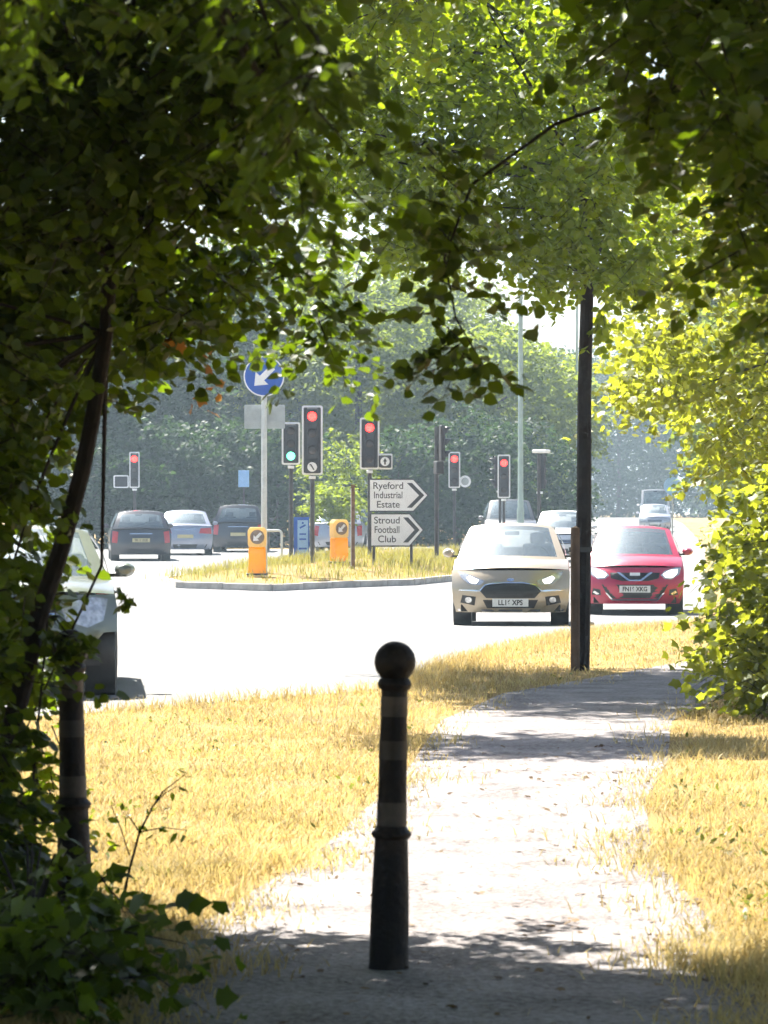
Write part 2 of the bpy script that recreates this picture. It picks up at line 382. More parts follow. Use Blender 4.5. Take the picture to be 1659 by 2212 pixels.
def leaf_mesh(name, pos, ld, nm, sz, tpl, rnd=None):
    T, Fc = TPL[tpl]; N = len(pos); nv = len(T)
    side = unit(np.cross(ld, nm)); up = np.cross(side, ld)
    V = pos[:, None, :] + sz[:, None, None] * (T[None, :, 0:1] * side[:, None, :] + T[None, :, 1:2] * ld[:, None, :] + T[None, :, 2:3] * up[:, None, :])
    V = V.reshape(-1, 3)
    k = len(Fc[0]); Fa = np.array(Fc)
    A = (Fa[None] + (np.arange(N) * nv)[:, None, None]).reshape(-1, k)
    return raw_mesh(name, V, A, np.repeat(rng.uniform(0, 1, N) if rnd is None else rnd, nv))

def raw_mesh(name, V, A, rnd):
    me = bpy.data.meshes.new(name); nf, k = A.shape
    me.vertices.add(len(V)); me.vertices.foreach_set('co', np.ascontiguousarray(V, dtype=np.float32).ravel())
    me.loops.add(nf * k); me.loops.foreach_set('vertex_index', A.astype(np.int32).ravel())
    me.polygons.add(nf); me.polygons.foreach_set('loop_start', (np.arange(nf) * k).astype(np.int32))
    try: me.polygons.foreach_set('loop_total', np.full(nf, k, np.int32))
    except Exception: pass
    a = me.attributes.new('rnd', 'FLOAT', 'POINT'); a.data.foreach_set('value', np.ascontiguousarray(rnd, dtype=np.float32))
    me.update(calc_edges=True); me.validate(); return me

LEAF_ME = {}
def leaf_proto(tpl, mkey, r):
    key = (tpl, mkey, r)
    if key not in LEAF_ME:
        T, Fc = TPL[tpl]; LEAF_ME[key] = raw_mesh('leaf', T.copy(), np.array(Fc), np.full(len(T), r / 4.0)); LEAF_ME[key].materials.append(M[mkey])
    return LEAF_ME[key]

def leaf_objects(parent, pos, ld, nm, sz, tpl, mkey):
    side = unit(np.cross(ld, nm)); up = np.cross(side, ld); o0 = Vector(parent.matrix_basis.translation)
    for i in range(len(pos)):
        o = bpy.data.objects.new('leaf', leaf_proto(tpl, mkey, int(rng.integers(0, 5)))); COL.objects.link(o)
        m = Matrix(((side[i][0], ld[i][0], up[i][0], 0), (side[i][1], ld[i][1], up[i][1], 0), (side[i][2], ld[i][2], up[i][2], 0), (0, 0, 0, 1)))
        m = Matrix.Translation(Vector(pos[i]) - o0) @ m @ Matrix.Scale(sz[i], 4)
        o.parent = parent; o.matrix_basis = m

def twig_mesh(mb, a, e, r):
    for p, q in zip(a, e):
        p = Vector(p); q = Vector(q); t = (q - p).normalized(); ref = Vector((0, 0, 1)) if abs(t.z) < .9 else Vector((1, 0, 0))
        u = t.cross(ref).normalized() * r; v = t.cross(u).normalized() * r
        mb.add([p + u, p - u * .5 + v * .87, p - u * .5 - v * .87, q], [(0, 1, 3), (1, 2, 3), (2, 0, 3)])

def region(regs):
    """anchor points from (x0, y0, x1, y1, d0, d1, n) boxes seen in the view"""
    out = []
    for x0, y0, x1, y1, d0, d1, n in regs:
        d = rng.uniform(d0, d1, n); x = rng.uniform(x0, x1, n); y = rng.uniform(y0, y1, n)
        out.append(np.stack([(x - CX) * d / F_PX, d, CAM_H - (y - CY) * d / F_PX], 1))
    return np.concatenate(out)
def boxes(bs):
    out = []
    for (x0, x1, y0, y1, z0, z1, n) in bs:
        out.append(np.stack([rng.uniform(x0, x1, n), rng.uniform(y0, y1, n), rng.uniform(z0, z1, n)], 1))
    return np.concatenate(out)
def ellips(c, r, n, shell=0.55):
    u = unit(rng.normal(0, 1, (n, 3))); rad = rng.uniform(shell ** 3, 1, n) ** (1 / 3)
    return np.array(c) + u * rad[:, None] * np.array(r)
def clump(P, cell, thr):
    """drops anchors where a coarse random field is low, so that crowns have gaps and clumps"""
    h = np.sin(P[:, 0] * 6.1 / cell + 1.3 * np.sin(P[:, 2] * 4.7 / cell)) + np.sin(P[:, 2] * 5.3 / cell + P[:, 1] * 3.1 / cell) + np.sin((P[:, 0] - P[:, 1]) * 3.7 / cell + 2.0)
    return P[h > thr]

def tree(name, base, trunk, r0, anch, size, tpl, mkey, label, cat='tree', group=None, nl=14, L=0.45, droop=0.35, limbs=16, bark='bark',
         singles=0, hid=None, tw=0.004, limb_r=0.35, up=0.6, part='crown', root=None, limb_n=None):
    """trunk: list of points (world); crown: leaf sprays at the anchors; limbs run from the trunk to spread anchors"""
    base = Vector(base); T = root or empty(name, base, label, cat, group=group)
    tp = [Vector(p) - base for p in trunk]
    m = MB(); k = len(tp)
    m.tube(tp, [r0 * (1 - 0.55 * i / max(1, k - 1)) for i in range(k)], 10)
    m.build('trunk', M[bark], T)
    A = anch - np.array(base)
    lm = MB()
    if limbs and len(A):
        nA = limb_n or len(A); idx = rng.choice(nA, min(limbs, nA), replace=False); top = tp[max(1, k // 2):] if k > 1 else tp
        for i in idx:
            e = Vector(A[i]); s = min(top, key=lambda p: (p - e).length + max(0, p.z - e.z) * 1.0)
            mid = s.lerp(e, 0.5) + Vector(rng.normal(0, 0.06, 3)) * (e - s).length + Vector((0, 0, 0.08 * (e - s).length))
            rr = r0 * limb_r * rng.uniform(.6, 1.1); lm.tube([s, s.lerp(mid, .5) + Vector((0, 0, .02)), mid, mid.lerp(e, .5), e], [rr, rr * .8, rr * .6, rr * .4, rr * .15], 5, cap=False)
            lm.build('limb', M[bark], T); lm = MB()
    pos, ld, nm, sz, a, e = sprays(anch, size, nl, L, droop, up=up)
    if tw:
        t = MB(); twig_mesh(t, a - np.array(base), e - np.array(base), tw); t.build('twigs', M[bark], T, smooth=False)['kind'] = 'stuff'
    if singles:
        # the leaves that show largest from the path become leaves of their own
        u = CX + pos[:, 0] / pos[:, 1] * F_PX; v = CY - (pos[:, 2] - CAM_H) / pos[:, 1] * F_PX
        inv = (u > 0) & (u < 1659) & (v > 0) & (v < 2212)
        sc = np.where(inv, sz / pos[:, 1], 0); pick = np.argsort(-sc)[:singles]; pick = pick[sc[pick] > 0]
        leaf_objects(T, pos[pick], ld[pick], nm[pick], sz[pick], tpl, mkey)
        keep = np.ones(len(pos), bool); keep[pick] = False
        pos, ld, nm, sz = pos[keep], ld[keep], nm[keep], sz[keep]
    me = leaf_mesh(part, pos - np.array(base), ld, nm, sz, tpl)
    c = link(part, me, M[mkey], T); c['kind'] = 'stuff'
    return T

def unseen_crown(T, anch, size, tpl, mkey, nl, L):  # leaves out of view, added for the shade they cast
    pos, ld, nm, sz, _, _ = sprays(anch, size, nl, L, .3)
    c = link('unseen_crown', leaf_mesh('unseen_crown', pos - np.array(T.location), ld, nm, sz, tpl), M[mkey], T); c['kind'] = 'stuff'
def bough(T, pts, r):
    m = MB(); n_ = len(pts); m.tube([Vector(p) - T.location for p in pts], [r * (1 - .8 * i / (n_ - 1)) for i in range(n_)], 7); m.build('bough', M['bark'], T)

# ---------------------------------------------------------------- near trees round the path
tr1 = [(-1.62, 13.0, 0), at(45, 1500, 13), at(82, 1340, 13), at(132, 1190, 13), at(178, 1020, 13), at(205, 880, 13), at(230, 720, 13), at(240, 560, 13), at(262, 200, 12.8), at(300, -200, 12.6), at(420, -700, 12.4), (-0.6, 12.2, 6.0)]
a1 = np.concatenate([
    region([(-300, -60, 430, 540, 12.2, 14.5, 620), (400, 0, 620, 400, 12.2, 14.2, 120), (-250, 520, 170, 760, 13.1, 14.6, 190), (140, 540, 480, 700, 13.2, 14.6, 60),
            (300, 540, 500, 680, 13.6, 14.6, 18), (500, 460, 590, 560, 13.6, 14.6, 8), (645, 440, 700, 680, 14.0, 14.6, 9), (655, 640, 715, 760, 14.2, 14.7, 10), (600, 520, 690, 600, 14.0, 14.6, 7), (250, 700, 420, 780, 13.6, 14.4, 7),
            (-300, 740, 60, 1500, 13.1, 14.8, 330), (-250, 700, 60, 1500, 12.4, 12.9, 60), (-250, 1480, -40, 1900, 12.8, 14.6, 110), (-250, 1250, 30, 1980, 12.2, 12.8, 90), (-60, 1280, 20, 1420, 13.1, 14, 14), (80, 760, 170, 980, 13.2, 14.6, 12)]),
    boxes([(-3.4, -1.8, 10, 14.5, 0.6, 3.5, 420)])])
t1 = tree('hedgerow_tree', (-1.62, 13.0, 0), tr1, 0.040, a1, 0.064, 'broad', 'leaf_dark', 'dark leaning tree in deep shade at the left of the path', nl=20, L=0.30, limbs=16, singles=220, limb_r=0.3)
unseen_crown(t1, clump(boxes([(-3.8, 1.2, 7.0, 14.6, 3.75, 7.2, 2000)]), 1.2, -1.6), .13, 'broad', 'leaf_dark', 12, .5)
# the withered orange leaves among the left foliage
dp = region([(405, 800, 460, 860, 13.6, 13.9, 3), (360, 740, 470, 800, 13.6, 14.2, 3)])
dpos, dld, dnm, dsz, _, _ = sprays(dp, 0.055, 2, 0.08, 0.6)
leaf_objects(t1, dpos, dld, dnm, dsz, 'palm', 'leaf_dead')

tr4 = [(2.7, 13.6, 0), (2.68, 13.6, 1.5), (2.6, 13.5, 3.0), (2.3, 13.2, 4.4), (1.9, 12.8, 6.0)]
a4 = np.concatenate([region([(1500, -100, 1900, 330, 10.5, 13.8, 190), (1340, -80, 1540, 200, 11.5, 13.8, 50), (1570, 300, 1900, 560, 11.0, 13.8, 90), (1360, 180, 1480, 300, 12.6, 13.6, 9), (1500, 60, 1700, 250, 9, 10, 16), (1600, 560, 1900, 680, 12.6, 13.6, 12)]),
    region([(930, 470, 985, 700, 12.0, 12.5, 7), (990, 690, 1050, 790, 12.0, 12.5, 6), (890, 420, 960, 490, 12.0, 12.6, 5), (870, 300, 980, 420, 12.1, 12.6, 4)]),
    boxes([(2.0, 4.4, 10, 14, 2.2, 3.6, 90)])])
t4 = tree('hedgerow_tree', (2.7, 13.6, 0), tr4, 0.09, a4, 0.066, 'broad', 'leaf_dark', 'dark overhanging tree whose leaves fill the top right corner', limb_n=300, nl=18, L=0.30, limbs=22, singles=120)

bough(t4, [(2.3, 13.2, 4.0), at(1640, 120, 12.9), at(1420, 190, 12.6), at(1200, 270, 12.4), at(1020, 400, 12.3), at(960, 560, 12.25), at(985, 690, 12.25), at(1050, 800, 12.25)], .011)
gx = rng.uniform(-1.6, 3.0, 1100); gy = rng.uniform(8.8, 12.05, 1100) - .10 * gx; hz_ = rng.uniform(4.5, 7.2, 1100)      # unseen leaves aimed along the sun to shade the near path
unseen_crown(t4, np.stack([gx + hz_ * TO_SUN.x / TO_SUN.z, gy + hz_ * TO_SUN.y / TO_SUN.z, hz_], 1), .12, 'broad', 'leaf_dark', 12, .4)
unseen_crown(t4, boxes([(0.4, 5.0, 7.5, 14.2, 3.85, 7.2, 1200)]), .13, 'broad', 'leaf_dark', 12, .5)
for sx, lb in ((-1, 'unseen shading tree added behind the viewpoint, left of the path'), (1, 'unseen shading tree added behind the viewpoint, right of the path')):
    tb = (sx * 3.0, 1.0, 0)  # unseen pair added to keep sky light off the foreground
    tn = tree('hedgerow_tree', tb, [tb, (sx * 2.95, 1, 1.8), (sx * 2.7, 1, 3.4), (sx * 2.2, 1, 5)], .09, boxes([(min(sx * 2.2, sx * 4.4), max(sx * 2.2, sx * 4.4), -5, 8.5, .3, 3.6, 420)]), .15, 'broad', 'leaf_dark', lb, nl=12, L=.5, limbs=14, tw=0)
    unseen_crown(tn, boxes([(min(sx * -.4, sx * 5), max(sx * -.4, sx * 5), -7, 7.2, 3.9, 7.0, 900)]), .17, 'broad', 'leaf_dark', 12, .6)
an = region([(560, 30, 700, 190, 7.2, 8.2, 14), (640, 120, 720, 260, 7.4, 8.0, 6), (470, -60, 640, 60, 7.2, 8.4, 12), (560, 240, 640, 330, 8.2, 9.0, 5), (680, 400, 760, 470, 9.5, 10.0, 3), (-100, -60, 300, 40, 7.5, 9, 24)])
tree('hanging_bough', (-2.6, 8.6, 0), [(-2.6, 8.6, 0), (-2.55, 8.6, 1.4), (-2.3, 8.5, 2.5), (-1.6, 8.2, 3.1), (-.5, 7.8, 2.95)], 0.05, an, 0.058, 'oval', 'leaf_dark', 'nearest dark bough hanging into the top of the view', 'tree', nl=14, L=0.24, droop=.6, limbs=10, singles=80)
# undergrowth at bottom left, and the little sapling in front of the straw
ag = np.concatenate([region([(-300, 1930, 200, 2350, 10.4, 12.2, 260), (150, 2010, 270, 2230, 10.8, 12.0, 40), (-300, 1700, 70, 2000, 12.0, 13.4, 90)])])
tree('bramble_bush', (-1.25, 11.6, 0), [(-1.25, 11.6, 0), (-1.2, 11.6, .2), (-1.1, 11.5, .45)], 0.02, ag, 0.075, 'palm', 'leaf_dark', 'low bramble thicket at the bottom left beside the path', 'bush', nl=11, L=0.35, droop=0.1, limbs=18, singles=100)
ab = region([(40, 1540, 115, 1850, 13.6, 14.2, 26), (180, 1880, 280, 1960, 12.8, 13.2, 10)])
tree('hedge_shoot', at(40, 1990, 13.6).xy.to_3d(), [at(40, 1990, 13.6).xy.to_3d(), at(60, 1850, 13.7), at(80, 1650, 13.8)], 0.012, ab, 0.055, 'oval', 'leaf_mid', 'small leafy shoots lit by the sun behind the shaded left bollard', 'plant', nl=9, L=0.28, limbs=8)
ac = region([(125, 1370, 190, 1420, 12.9, 13.05, 9), (110, 1370, 150, 1410, 12.95, 13.1, 4), (262, 1280, 285, 1290, 13.1, 13.2, 2)])
tree('ivy_spray', (-1.26, 13.2, 0.0), [(-1.33, 13.12, 0.0), (-1.34, 13.1, 0.6), (-1.28, 13.05, 1.2)], 0.008, ac, 0.052, 'palm', 'leaf_dark', 'leafy creeper draped over the top of the left bollard', 'plant', nl=6, L=0.09, droop=0.3, limbs=6, singles=60, tw=.002)
sp = empty('sapling', at(262, 1965, 13.0), 'thin sapling with few leaves in front of the straw grass', 'plant')
b0 = sp.location.copy()
st = [at(262, 1965, 13.0), at(280, 1880, 13.0), at(302, 1800, 13.0), at(330, 1745, 13.0), at(352, 1712, 13), at(400, 1675, 13.0)]
m = MB(); m.tube([p - b0 for p in st], [.006, .005, .0045, .0035, .003, .0015], 6); m.build('stem', M['bark'], sp)
br = [(302, 1800, 262, 1755), (302, 1800, 400, 1795), (280, 1850, 240, 1740), (330, 1745, 385, 1700)]
m = MB()
for x0, y0, x1, y1 in br: m.tube([at(x0, y0, 13.0) - b0, at((x0 + x1) / 2, (y0 + y1) / 2 - 8, 13.0) - b0, at(x1, y1, 13.0) - b0], [.003, .0025, .001], 5)
m.build('branch', M['bark'], sp)
pts = [(262, 1755), (250, 1770), (320, 1795), (345, 1790), (365, 1798), (385, 1800), (402, 1796), (240, 1745), (232, 1770), (228, 1800), (385, 1700), (398, 1680), (405, 1672), (345, 1722), (318, 1748), (270, 1790), (335, 1800), (236, 1830), (372, 1712), (300, 1785), (356, 1785), (395, 1805)]
pp = np.array([at(x, y, 13.0 + random.uniform(-.05, .05)) for x, y in pts]); nn = len(pp)
leaf_objects(sp, pp, unit(rng.normal(0, 1, (nn, 3)) + np.array([0, 0, -.6])), rng.normal(0, 1, (nn, 3)), rng.uniform(.035, .055, nn), 'oval', 'leaf_mid')

# ---------------------------------------------------------------- staked street tree and the right-hand greenery
d2 = 34.6
tr2 = [at(1255, 1460, d2), at(1259, 1300, d2), at(1262, 1100, d2), at(1263, 850, d2), at(1270, 590, d2), at(1262, 400, d2), at(1235, 150, d2), at(1190, -150, d2), at(1150, -500, d2)]
tr2[0].z = -0.05
a2 = np.concatenate([
    clump(region([(580, -80, 1340, 400, 31.0, 37.5, 2000), (820, 360, 1330, 550, 32, 37, 560), (1130, 530, 1420, 620, 32.5, 36.5, 130), (1290, 180, 1480, 540, 35, 39, 260)]), 1.3, -1.1),
    region([(880, 480, 960, 540, 33, 34, 8), (1280, 600, 1320, 760, 34.5, 35, 4), (640, 380, 760, 520, 33, 34.5, 18)]),
    boxes([(-2.0, 0.6, 26.6, 28.4, 5.2, 6.6, 260)]),
    ellips((0.2, 34.2, 7.4), (2.3, 3.2, 1.7), 420), ellips((-0.4, 37.5, 7.2), (2.0, 2.6, 1.5), 500)])
t2 = tree('street_tree', (tr2[0].x, d2, 0), tr2, 0.088, a2, 0.095, 'broad', 'leaf_mid', 'slim straight street tree tied to a stake beside the path', nl=13, L=0.42, limbs=30, singles=0, limb_r=0.28)
def shade_crown(T, n, x0, x1, y0, y1, z0, z1):
    gx = rng.uniform(x0, x1, n); gy = rng.uniform(y0, y1, n); h = rng.uniform(z0, z1, n)
    unseen_crown(T, np.stack([gx + h * TO_SUN.x / TO_SUN.z, gy + h * TO_SUN.y / TO_SUN.z, h], 1), .12, 'broad', 'leaf_mid', 12, .45)
shade_crown(t2, 420, .5, 3.6, 29.0, 34.2, 7.2, 9.2)          # unseen leaves set along the sun's rays to shade the far path
shade_crown(t2, 300, .3, 3.4, 22.2, 23.9, 6.0, 7.4)  # second unseen block, added for the nearer shadow band
sk = empty('tree_stake', (at(1243, 1455, d2 - .12).x, d2 - .12, 0), 'short timber stake against the foot of the slim street tree', 'stake')
m = MB(); m.lathe([(.046, -.1), (.046, 1.40), (.043, 1.44), (.0, 1.46)], 12); m.build('post', M['stake'], sk)
m = MB(); m.box((.06, .05, 1.22), (.24, .012, .05)); m.build('tie_strap', M['trim'], sk, smooth=False)

a6 = np.concatenate([clump(region([(1320, 560, 1800, 860, 40, 50, 520), (1345, 810, 1800, 870, 40, 50, 200), (1530, 910, 1800, 1020, 40, 48, 190)]), 1.6, -1.5),
    region([(1400, 250, 1800, 560, 40, 48, 260)]), boxes([(3.5, 9, 40, 50, 5.5, 8.5, 350)])])
tree('field_maple', (6.9, 46, 0), [(6.9, 46, 0), (6.8, 46, 1.5), (6.6, 45.8, 3.2), (6.3, 45.5, 5), (6.2, 45, 7)], 0.14, a6, 0.11, 'palm', 'leaf_bright', 'sunlit yellow green tree leaning over the road at the right', nl=13, L=0.6, limbs=26)
a7 = np.concatenate([region([(1570, 1150, 1850, 1340, 26.2, 28.6, 210), (1550, 1320, 1850, 1450, 26.2, 28.4, 170), (1600, 1430, 1850, 1540, 26, 27.6, 80), (1600, 1000, 1850, 1170, 26.4, 28.6, 130)])])
tree('hazel_bush', (3.5, 27.4, 0), [(3.5, 27.4, 0), (3.48, 27.4, .5), (3.4, 27.3, 1.1)], 0.03, a7, 0.095, 'palm', 'leaf_bright', 'bright yellow green bush at the right edge of the path', 'bush', nl=12, L=0.45, droop=0.2, limbs=26, singles=150)
a8 = region([(1540, 1120, 1750, 1270, 53, 58, 110)])
tree('roadside_bush', (6.9, 55, 0), [(6.9, 55, 0), (6.8, 55, .4), (6.7, 55, 1.0)], 0.03, a8, 0.11, 'oval', 'leaf_bright', 'pale green bush on the verge just beyond the red car', 'bush', nl=12, L=0.5, droop=0.2, limbs=14)

# ---------------------------------------------------------------- far trees
FAR = [  # x, y(view of crown centre), depth, radius x, radius z, leaf material, label
 (250, 830, 140, 4.6, 5.2, 'leaf_far', 'dark far tree behind the leftmost red signal'),
 (430, 800, 150, 4.8, 6.0, 'leaf_far', 'shadowy blue green far tree above the silver saloon'),
 (600, 760, 158, 5.0, 6.6, 'leaf_far2', 'tall far tree behind the round blue sign'),
 (770, 805, 148, 4.4, 5.2, 'leaf_far2', 'paler far tree above the lit central signal'),
 (905, 765, 170, 5.0, 5.2, 'leaf_far2', 'tall far tree over the direction signs'),
 (1050, 890, 150, 4.6, 4.0, 'leaf_far2', 'rounded far tree behind the lamp column'),
 (1150, 890, 165, 3.6, 3.4, 'leaf_far2', 'light topped far tree just right of the lamp column'),
 (1335, 890, 324, 8.5, 8.2, 'leaf_far', 'dark far tree right of the slim street tree trunk'),
 (1660, 740, 130, 3.8, 4.2, 'leaf_far2', 'leafy far tree above the white van'),
 (1730, 860, 110, 4.0, 4.2, 'leaf_far2', 'far tree behind the yellow green bush'),
 (60, 800, 135, 4.6, 6.0, 'leaf_far', 'far tree mostly hidden behind the dark left tree'),
]
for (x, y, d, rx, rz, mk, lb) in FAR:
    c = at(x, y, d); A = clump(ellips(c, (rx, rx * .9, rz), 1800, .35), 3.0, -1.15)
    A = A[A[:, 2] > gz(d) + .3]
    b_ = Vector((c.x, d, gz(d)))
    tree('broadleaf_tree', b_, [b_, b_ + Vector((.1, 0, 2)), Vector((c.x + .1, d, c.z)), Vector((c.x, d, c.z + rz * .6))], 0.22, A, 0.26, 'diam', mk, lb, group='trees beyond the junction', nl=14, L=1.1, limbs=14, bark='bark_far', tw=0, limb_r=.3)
HEDGE = [(200, 1040, 128, 3.0, 1.7), (330, 1010, 130, 3.0, 2.2), (470, 1010, 132, 3.0, 2.3), (600, 1015, 131, 3.0, 2.2), (860, 1020, 134, 2.8, 2.0), (990, 1000, 136, 3.0, 2.4), (1110, 1000, 139, 3.0, 2.2), (1190, 1035, 172, 2.2, 1.9)]
HL = ['dark bush behind the leftmost red signal', 'dark bush behind the silver saloon', 'dark bush behind the small blue plate', 'dark bush behind the two tall signals', 'dark bush behind the upper direction sign', 'dark bush behind the red signal with a round sign', 'dark bush at the foot of the lamp column', 'dark bush left of the slim tree trunk by the far road']
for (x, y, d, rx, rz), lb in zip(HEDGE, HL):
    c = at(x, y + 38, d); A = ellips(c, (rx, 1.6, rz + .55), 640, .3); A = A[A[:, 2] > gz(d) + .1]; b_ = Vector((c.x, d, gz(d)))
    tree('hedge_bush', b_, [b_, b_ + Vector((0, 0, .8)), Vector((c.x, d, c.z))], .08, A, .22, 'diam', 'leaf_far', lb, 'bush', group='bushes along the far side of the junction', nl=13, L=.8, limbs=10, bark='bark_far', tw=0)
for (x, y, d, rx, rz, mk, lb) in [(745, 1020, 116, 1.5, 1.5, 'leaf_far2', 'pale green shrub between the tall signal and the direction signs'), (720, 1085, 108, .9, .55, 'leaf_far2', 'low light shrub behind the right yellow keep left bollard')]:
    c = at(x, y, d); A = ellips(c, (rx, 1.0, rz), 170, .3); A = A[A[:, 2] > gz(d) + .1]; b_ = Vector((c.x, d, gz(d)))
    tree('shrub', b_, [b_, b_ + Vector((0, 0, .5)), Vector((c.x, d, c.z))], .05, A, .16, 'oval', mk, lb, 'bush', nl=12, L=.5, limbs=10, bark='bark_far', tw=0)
# the wood that closes the far end of the road reads as one mass
P = clump(boxes([(4, 42, 322, 350, 1.0, 17, 5600), (-40, 6, 175, 230, 1.5, 13, 3600), (29, 50, 150, 310, 1.0, 13, 2600)]), 6.0, -2.0)
pos, ld, nm, sz, _, _ = sprays(P, .5, 12, 2.0, .3)
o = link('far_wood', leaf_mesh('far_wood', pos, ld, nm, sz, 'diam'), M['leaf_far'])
tag(o, 'dense dark wood closing off the far end of the road', 'wood', kind='stuff')

# ---------------------------------------------------------------- grass
def blades(P, h, w, lean=0.5):
    N = len(P); th = rng.uniform(0, 2 * np.pi, N); ld = np.stack([np.cos(th), np.sin(th), np.zeros(N)], 1)
    sd = np.stack([-np.sin(th + rng.uniform(-1, 1, N)), np.cos(th + rng.uniform(-1, 1, N)), np.zeros(N)], 1)
    H = h * rng.uniform(.45, 1.25, N); ln = lean * H * rng.uniform(.2, 1.4, N)
    up = np.array([0, 0, 1.0])
    b0 = P - sd * w / 2; b1 = P + sd * w / 2
    mid = P + up * (H * .6)[:, None] + ld * (ln * .35)[:, None]; tip = P + up * H[:, None] + ld * ln[:, None]
    V = np.stack([b0, b1, mid + sd * w * .35, tip, mid - sd * w * .35], 1).reshape(-1, 3)
    A = (np.array([(0, 1, 2, 4), (4, 2, 3, 3)])[None] + (np.arange(N) * 5)[:, None, None])
    q = A[:, 0, :]; t = A[:, 1, :3]
    me = bpy.data.meshes.new('blades')
    lt = np.concatenate([q.ravel(), t.ravel()]).astype(np.int32)
    me.vertices.add(len(V)); me.vertices.foreach_set('co', np.ascontiguousarray(V, dtype=np.float32).ravel())
    me.loops.add(len(lt)); me.loops.foreach_set('vertex_index', lt)
    me.polygons.add(2 * N); me.polygons.foreach_set('loop_start', np.concatenate([np.arange(N) * 4, 4 * N + np.arange(N) * 3]).astype(np.int32))
    try: me.polygons.foreach_set('loop_total', np.concatenate([np.full(N, 4), np.full(N, 3)]).astype(np.int32))
    except Exception: pass
    r = np.clip(rng.uniform(0, 1, N) * .6 + .4 * (0.5 + 0.5 * np.sin(P[:, 0] * 2.1 + P[:, 1] * 1.3) * np.sin(P[:, 1] * .9)), 0, 1)
    a = me.attributes.new('rnd', 'FLOAT', 'POINT'); a.data.foreach_set('value', np.repeat(r, 5).astype(np.float32))
    me.update(calc_edges=True); me.validate(); return me
def verge(n, x0, x1, y0, y1):
    d = 1 / rng.uniform(1 / y1, 1 / y0, n); x = rng.uniform(-.125, .125, n) * d
    xr = np.interp(d, np.array(YB), [x_road(y) for y in YB]); pl = np.interp(d, PATH_Y, PATH_L); pr = np.interp(d, PATH_Y, PATH_R)
    e = rng.normal(0, .20, n) - .04 + .16 * np.sin(d * 2.7) * np.sin(d * 1.1 + 1)
    ok = (x > xr - .03) & ((x < pl + e) | (x > pr - e))
    P = np.stack([x, d, np.interp(d, [46, 56, 62, 72], [0, -.14, -.14, 0])], 1)[ok]; return P
P = verge(330000, 0, 0, 9.0, 62)
tuf = np.sin(P[:, 0] * 3.3 + np.sin(P[:, 1] * 2.2)) * np.sin(P[:, 1] * 1.9 + 1)
pn = np.sin(P[:, 0] * 5.1 + 2 * np.sin(P[:, 1] * 1.7)) + np.sin(P[:, 1] * 3.3 - P[:, 0] * 2.2) + rng.normal(0, .9, len(P))
keep = pn > -1.25; P, tuf = P[keep], tuf[keep]
me = blades(P, .048 + .022 * tuf + .03 * (rng.uniform(0, 1, len(P)) > .93), .0055 + P[:, 1][:, None] * .00009, 1.1)
o = link('dry_grass', me, M['straw']); tag(o, 'parched straw coloured grass on the verges beside the path', 'grass', kind='stuff')
n = 5000; d = 1 / rng.uniform(1 / 45, 1 / 13, n); x = rng.uniform(-.125, .125, n) * d
okw = (x > np.interp(d, YB, [x_road(y) for y in YB]) + .1) & ((x < np.interp(d, PATH_Y, PATH_L) - .1) | (x > np.interp(d, PATH_Y, PATH_R) + .1)) & (np.sin(x * 4 + 1) + np.sin(d * 2.3 + x) > .6)
P = np.stack([x, d, np.full(n, .02)], 1)[okw]
o = link('verge_weeds', leaf_mesh('verge_weeds', P, unit(np.stack([rng.normal(0, 1, len(P)), rng.normal(0, 1, len(P)), rng.uniform(.2, 1.2, len(P))], 1)), rng.normal(0, 1, (len(P), 3)) + np.array([0, 0, 1.]), rng.uniform(.02, .05, len(P)), 'oval'), M['leaf_weed'])
tag(o, 'low green weeds scattered through the straw grass', 'weeds', kind='stuff')
n = 900; d = rng.uniform(8.5, 24, n) ** 1.0; x = np.interp(d, PATH_Y, PATH_L) + (np.interp(d, PATH_Y, PATH_R) - np.interp(d, PATH_Y, PATH_L)) * rng.beta(.6, .6, n)
P = np.stack([x, d, np.full(n, .012)], 1)
o = link('leaf_litter', leaf_mesh('leaf_litter', P, unit(np.stack([rng.normal(0, 1, n), rng.normal(0, 1, n), rng.normal(0, .12, n)], 1)), rng.normal(0, .25, (n, 3)) + np.array([0, 0, 1.]), rng.uniform(.012, .045, n), 'palm'), M['leaf_litter'])
tag(o, 'small dry fallen leaves scattered over the path', 'leaves', kind='stuff')
# taller tussocks along the carriageway edge and round the tree
n = 7000; d = rng.uniform(27, 52, n); xr = np.interp(d, YB, [x_road(y) for y in YB]); x = xr + np.abs(rng.normal(0, .35, n))
P = np.stack([x, d, np.interp(d, [46, 56, 62, 72], [0, -.14, -.14, 0])], 1); P = P[(x < np.interp(d, PATH_Y, PATH_L)) | (d > 33)]
me = blades(P, .12, .007, .9); o = link('tall_grass', me, M['straw']); tag(o, 'taller seeding grass along the carriageway edge', 'grass', kind='stuff')
n = 16000; P = []
th = rng.integers(0, len(ring), n); s_ = np.sqrt(rng.uniform(0, .93, n))
pr_ = np.array([(p.x, p.y) for p in ring]); xy = np.array(c0) + (pr_[th] + rng.normal(0, .3, (n, 2)) - np.array(c0)) * s_[:, None]
zz = np.array([gz(y) for y in xy[:, 1]]) + np.interp(s_, [0, .6, .9, .985], [.38, .30, .17, .11])
me = blades(np.concatenate([xy, zz[:, None] - .02], 1), .20 + .12 * np.sin(xy[:, 0] * 2.3) * np.sin(xy[:, 1] * 1.1), .016, .5)
o = link('island_grass', me, M['grass_isl']); tag(o, 'rough yellow green grass growing on the traffic island', 'grass', kind='stuff')

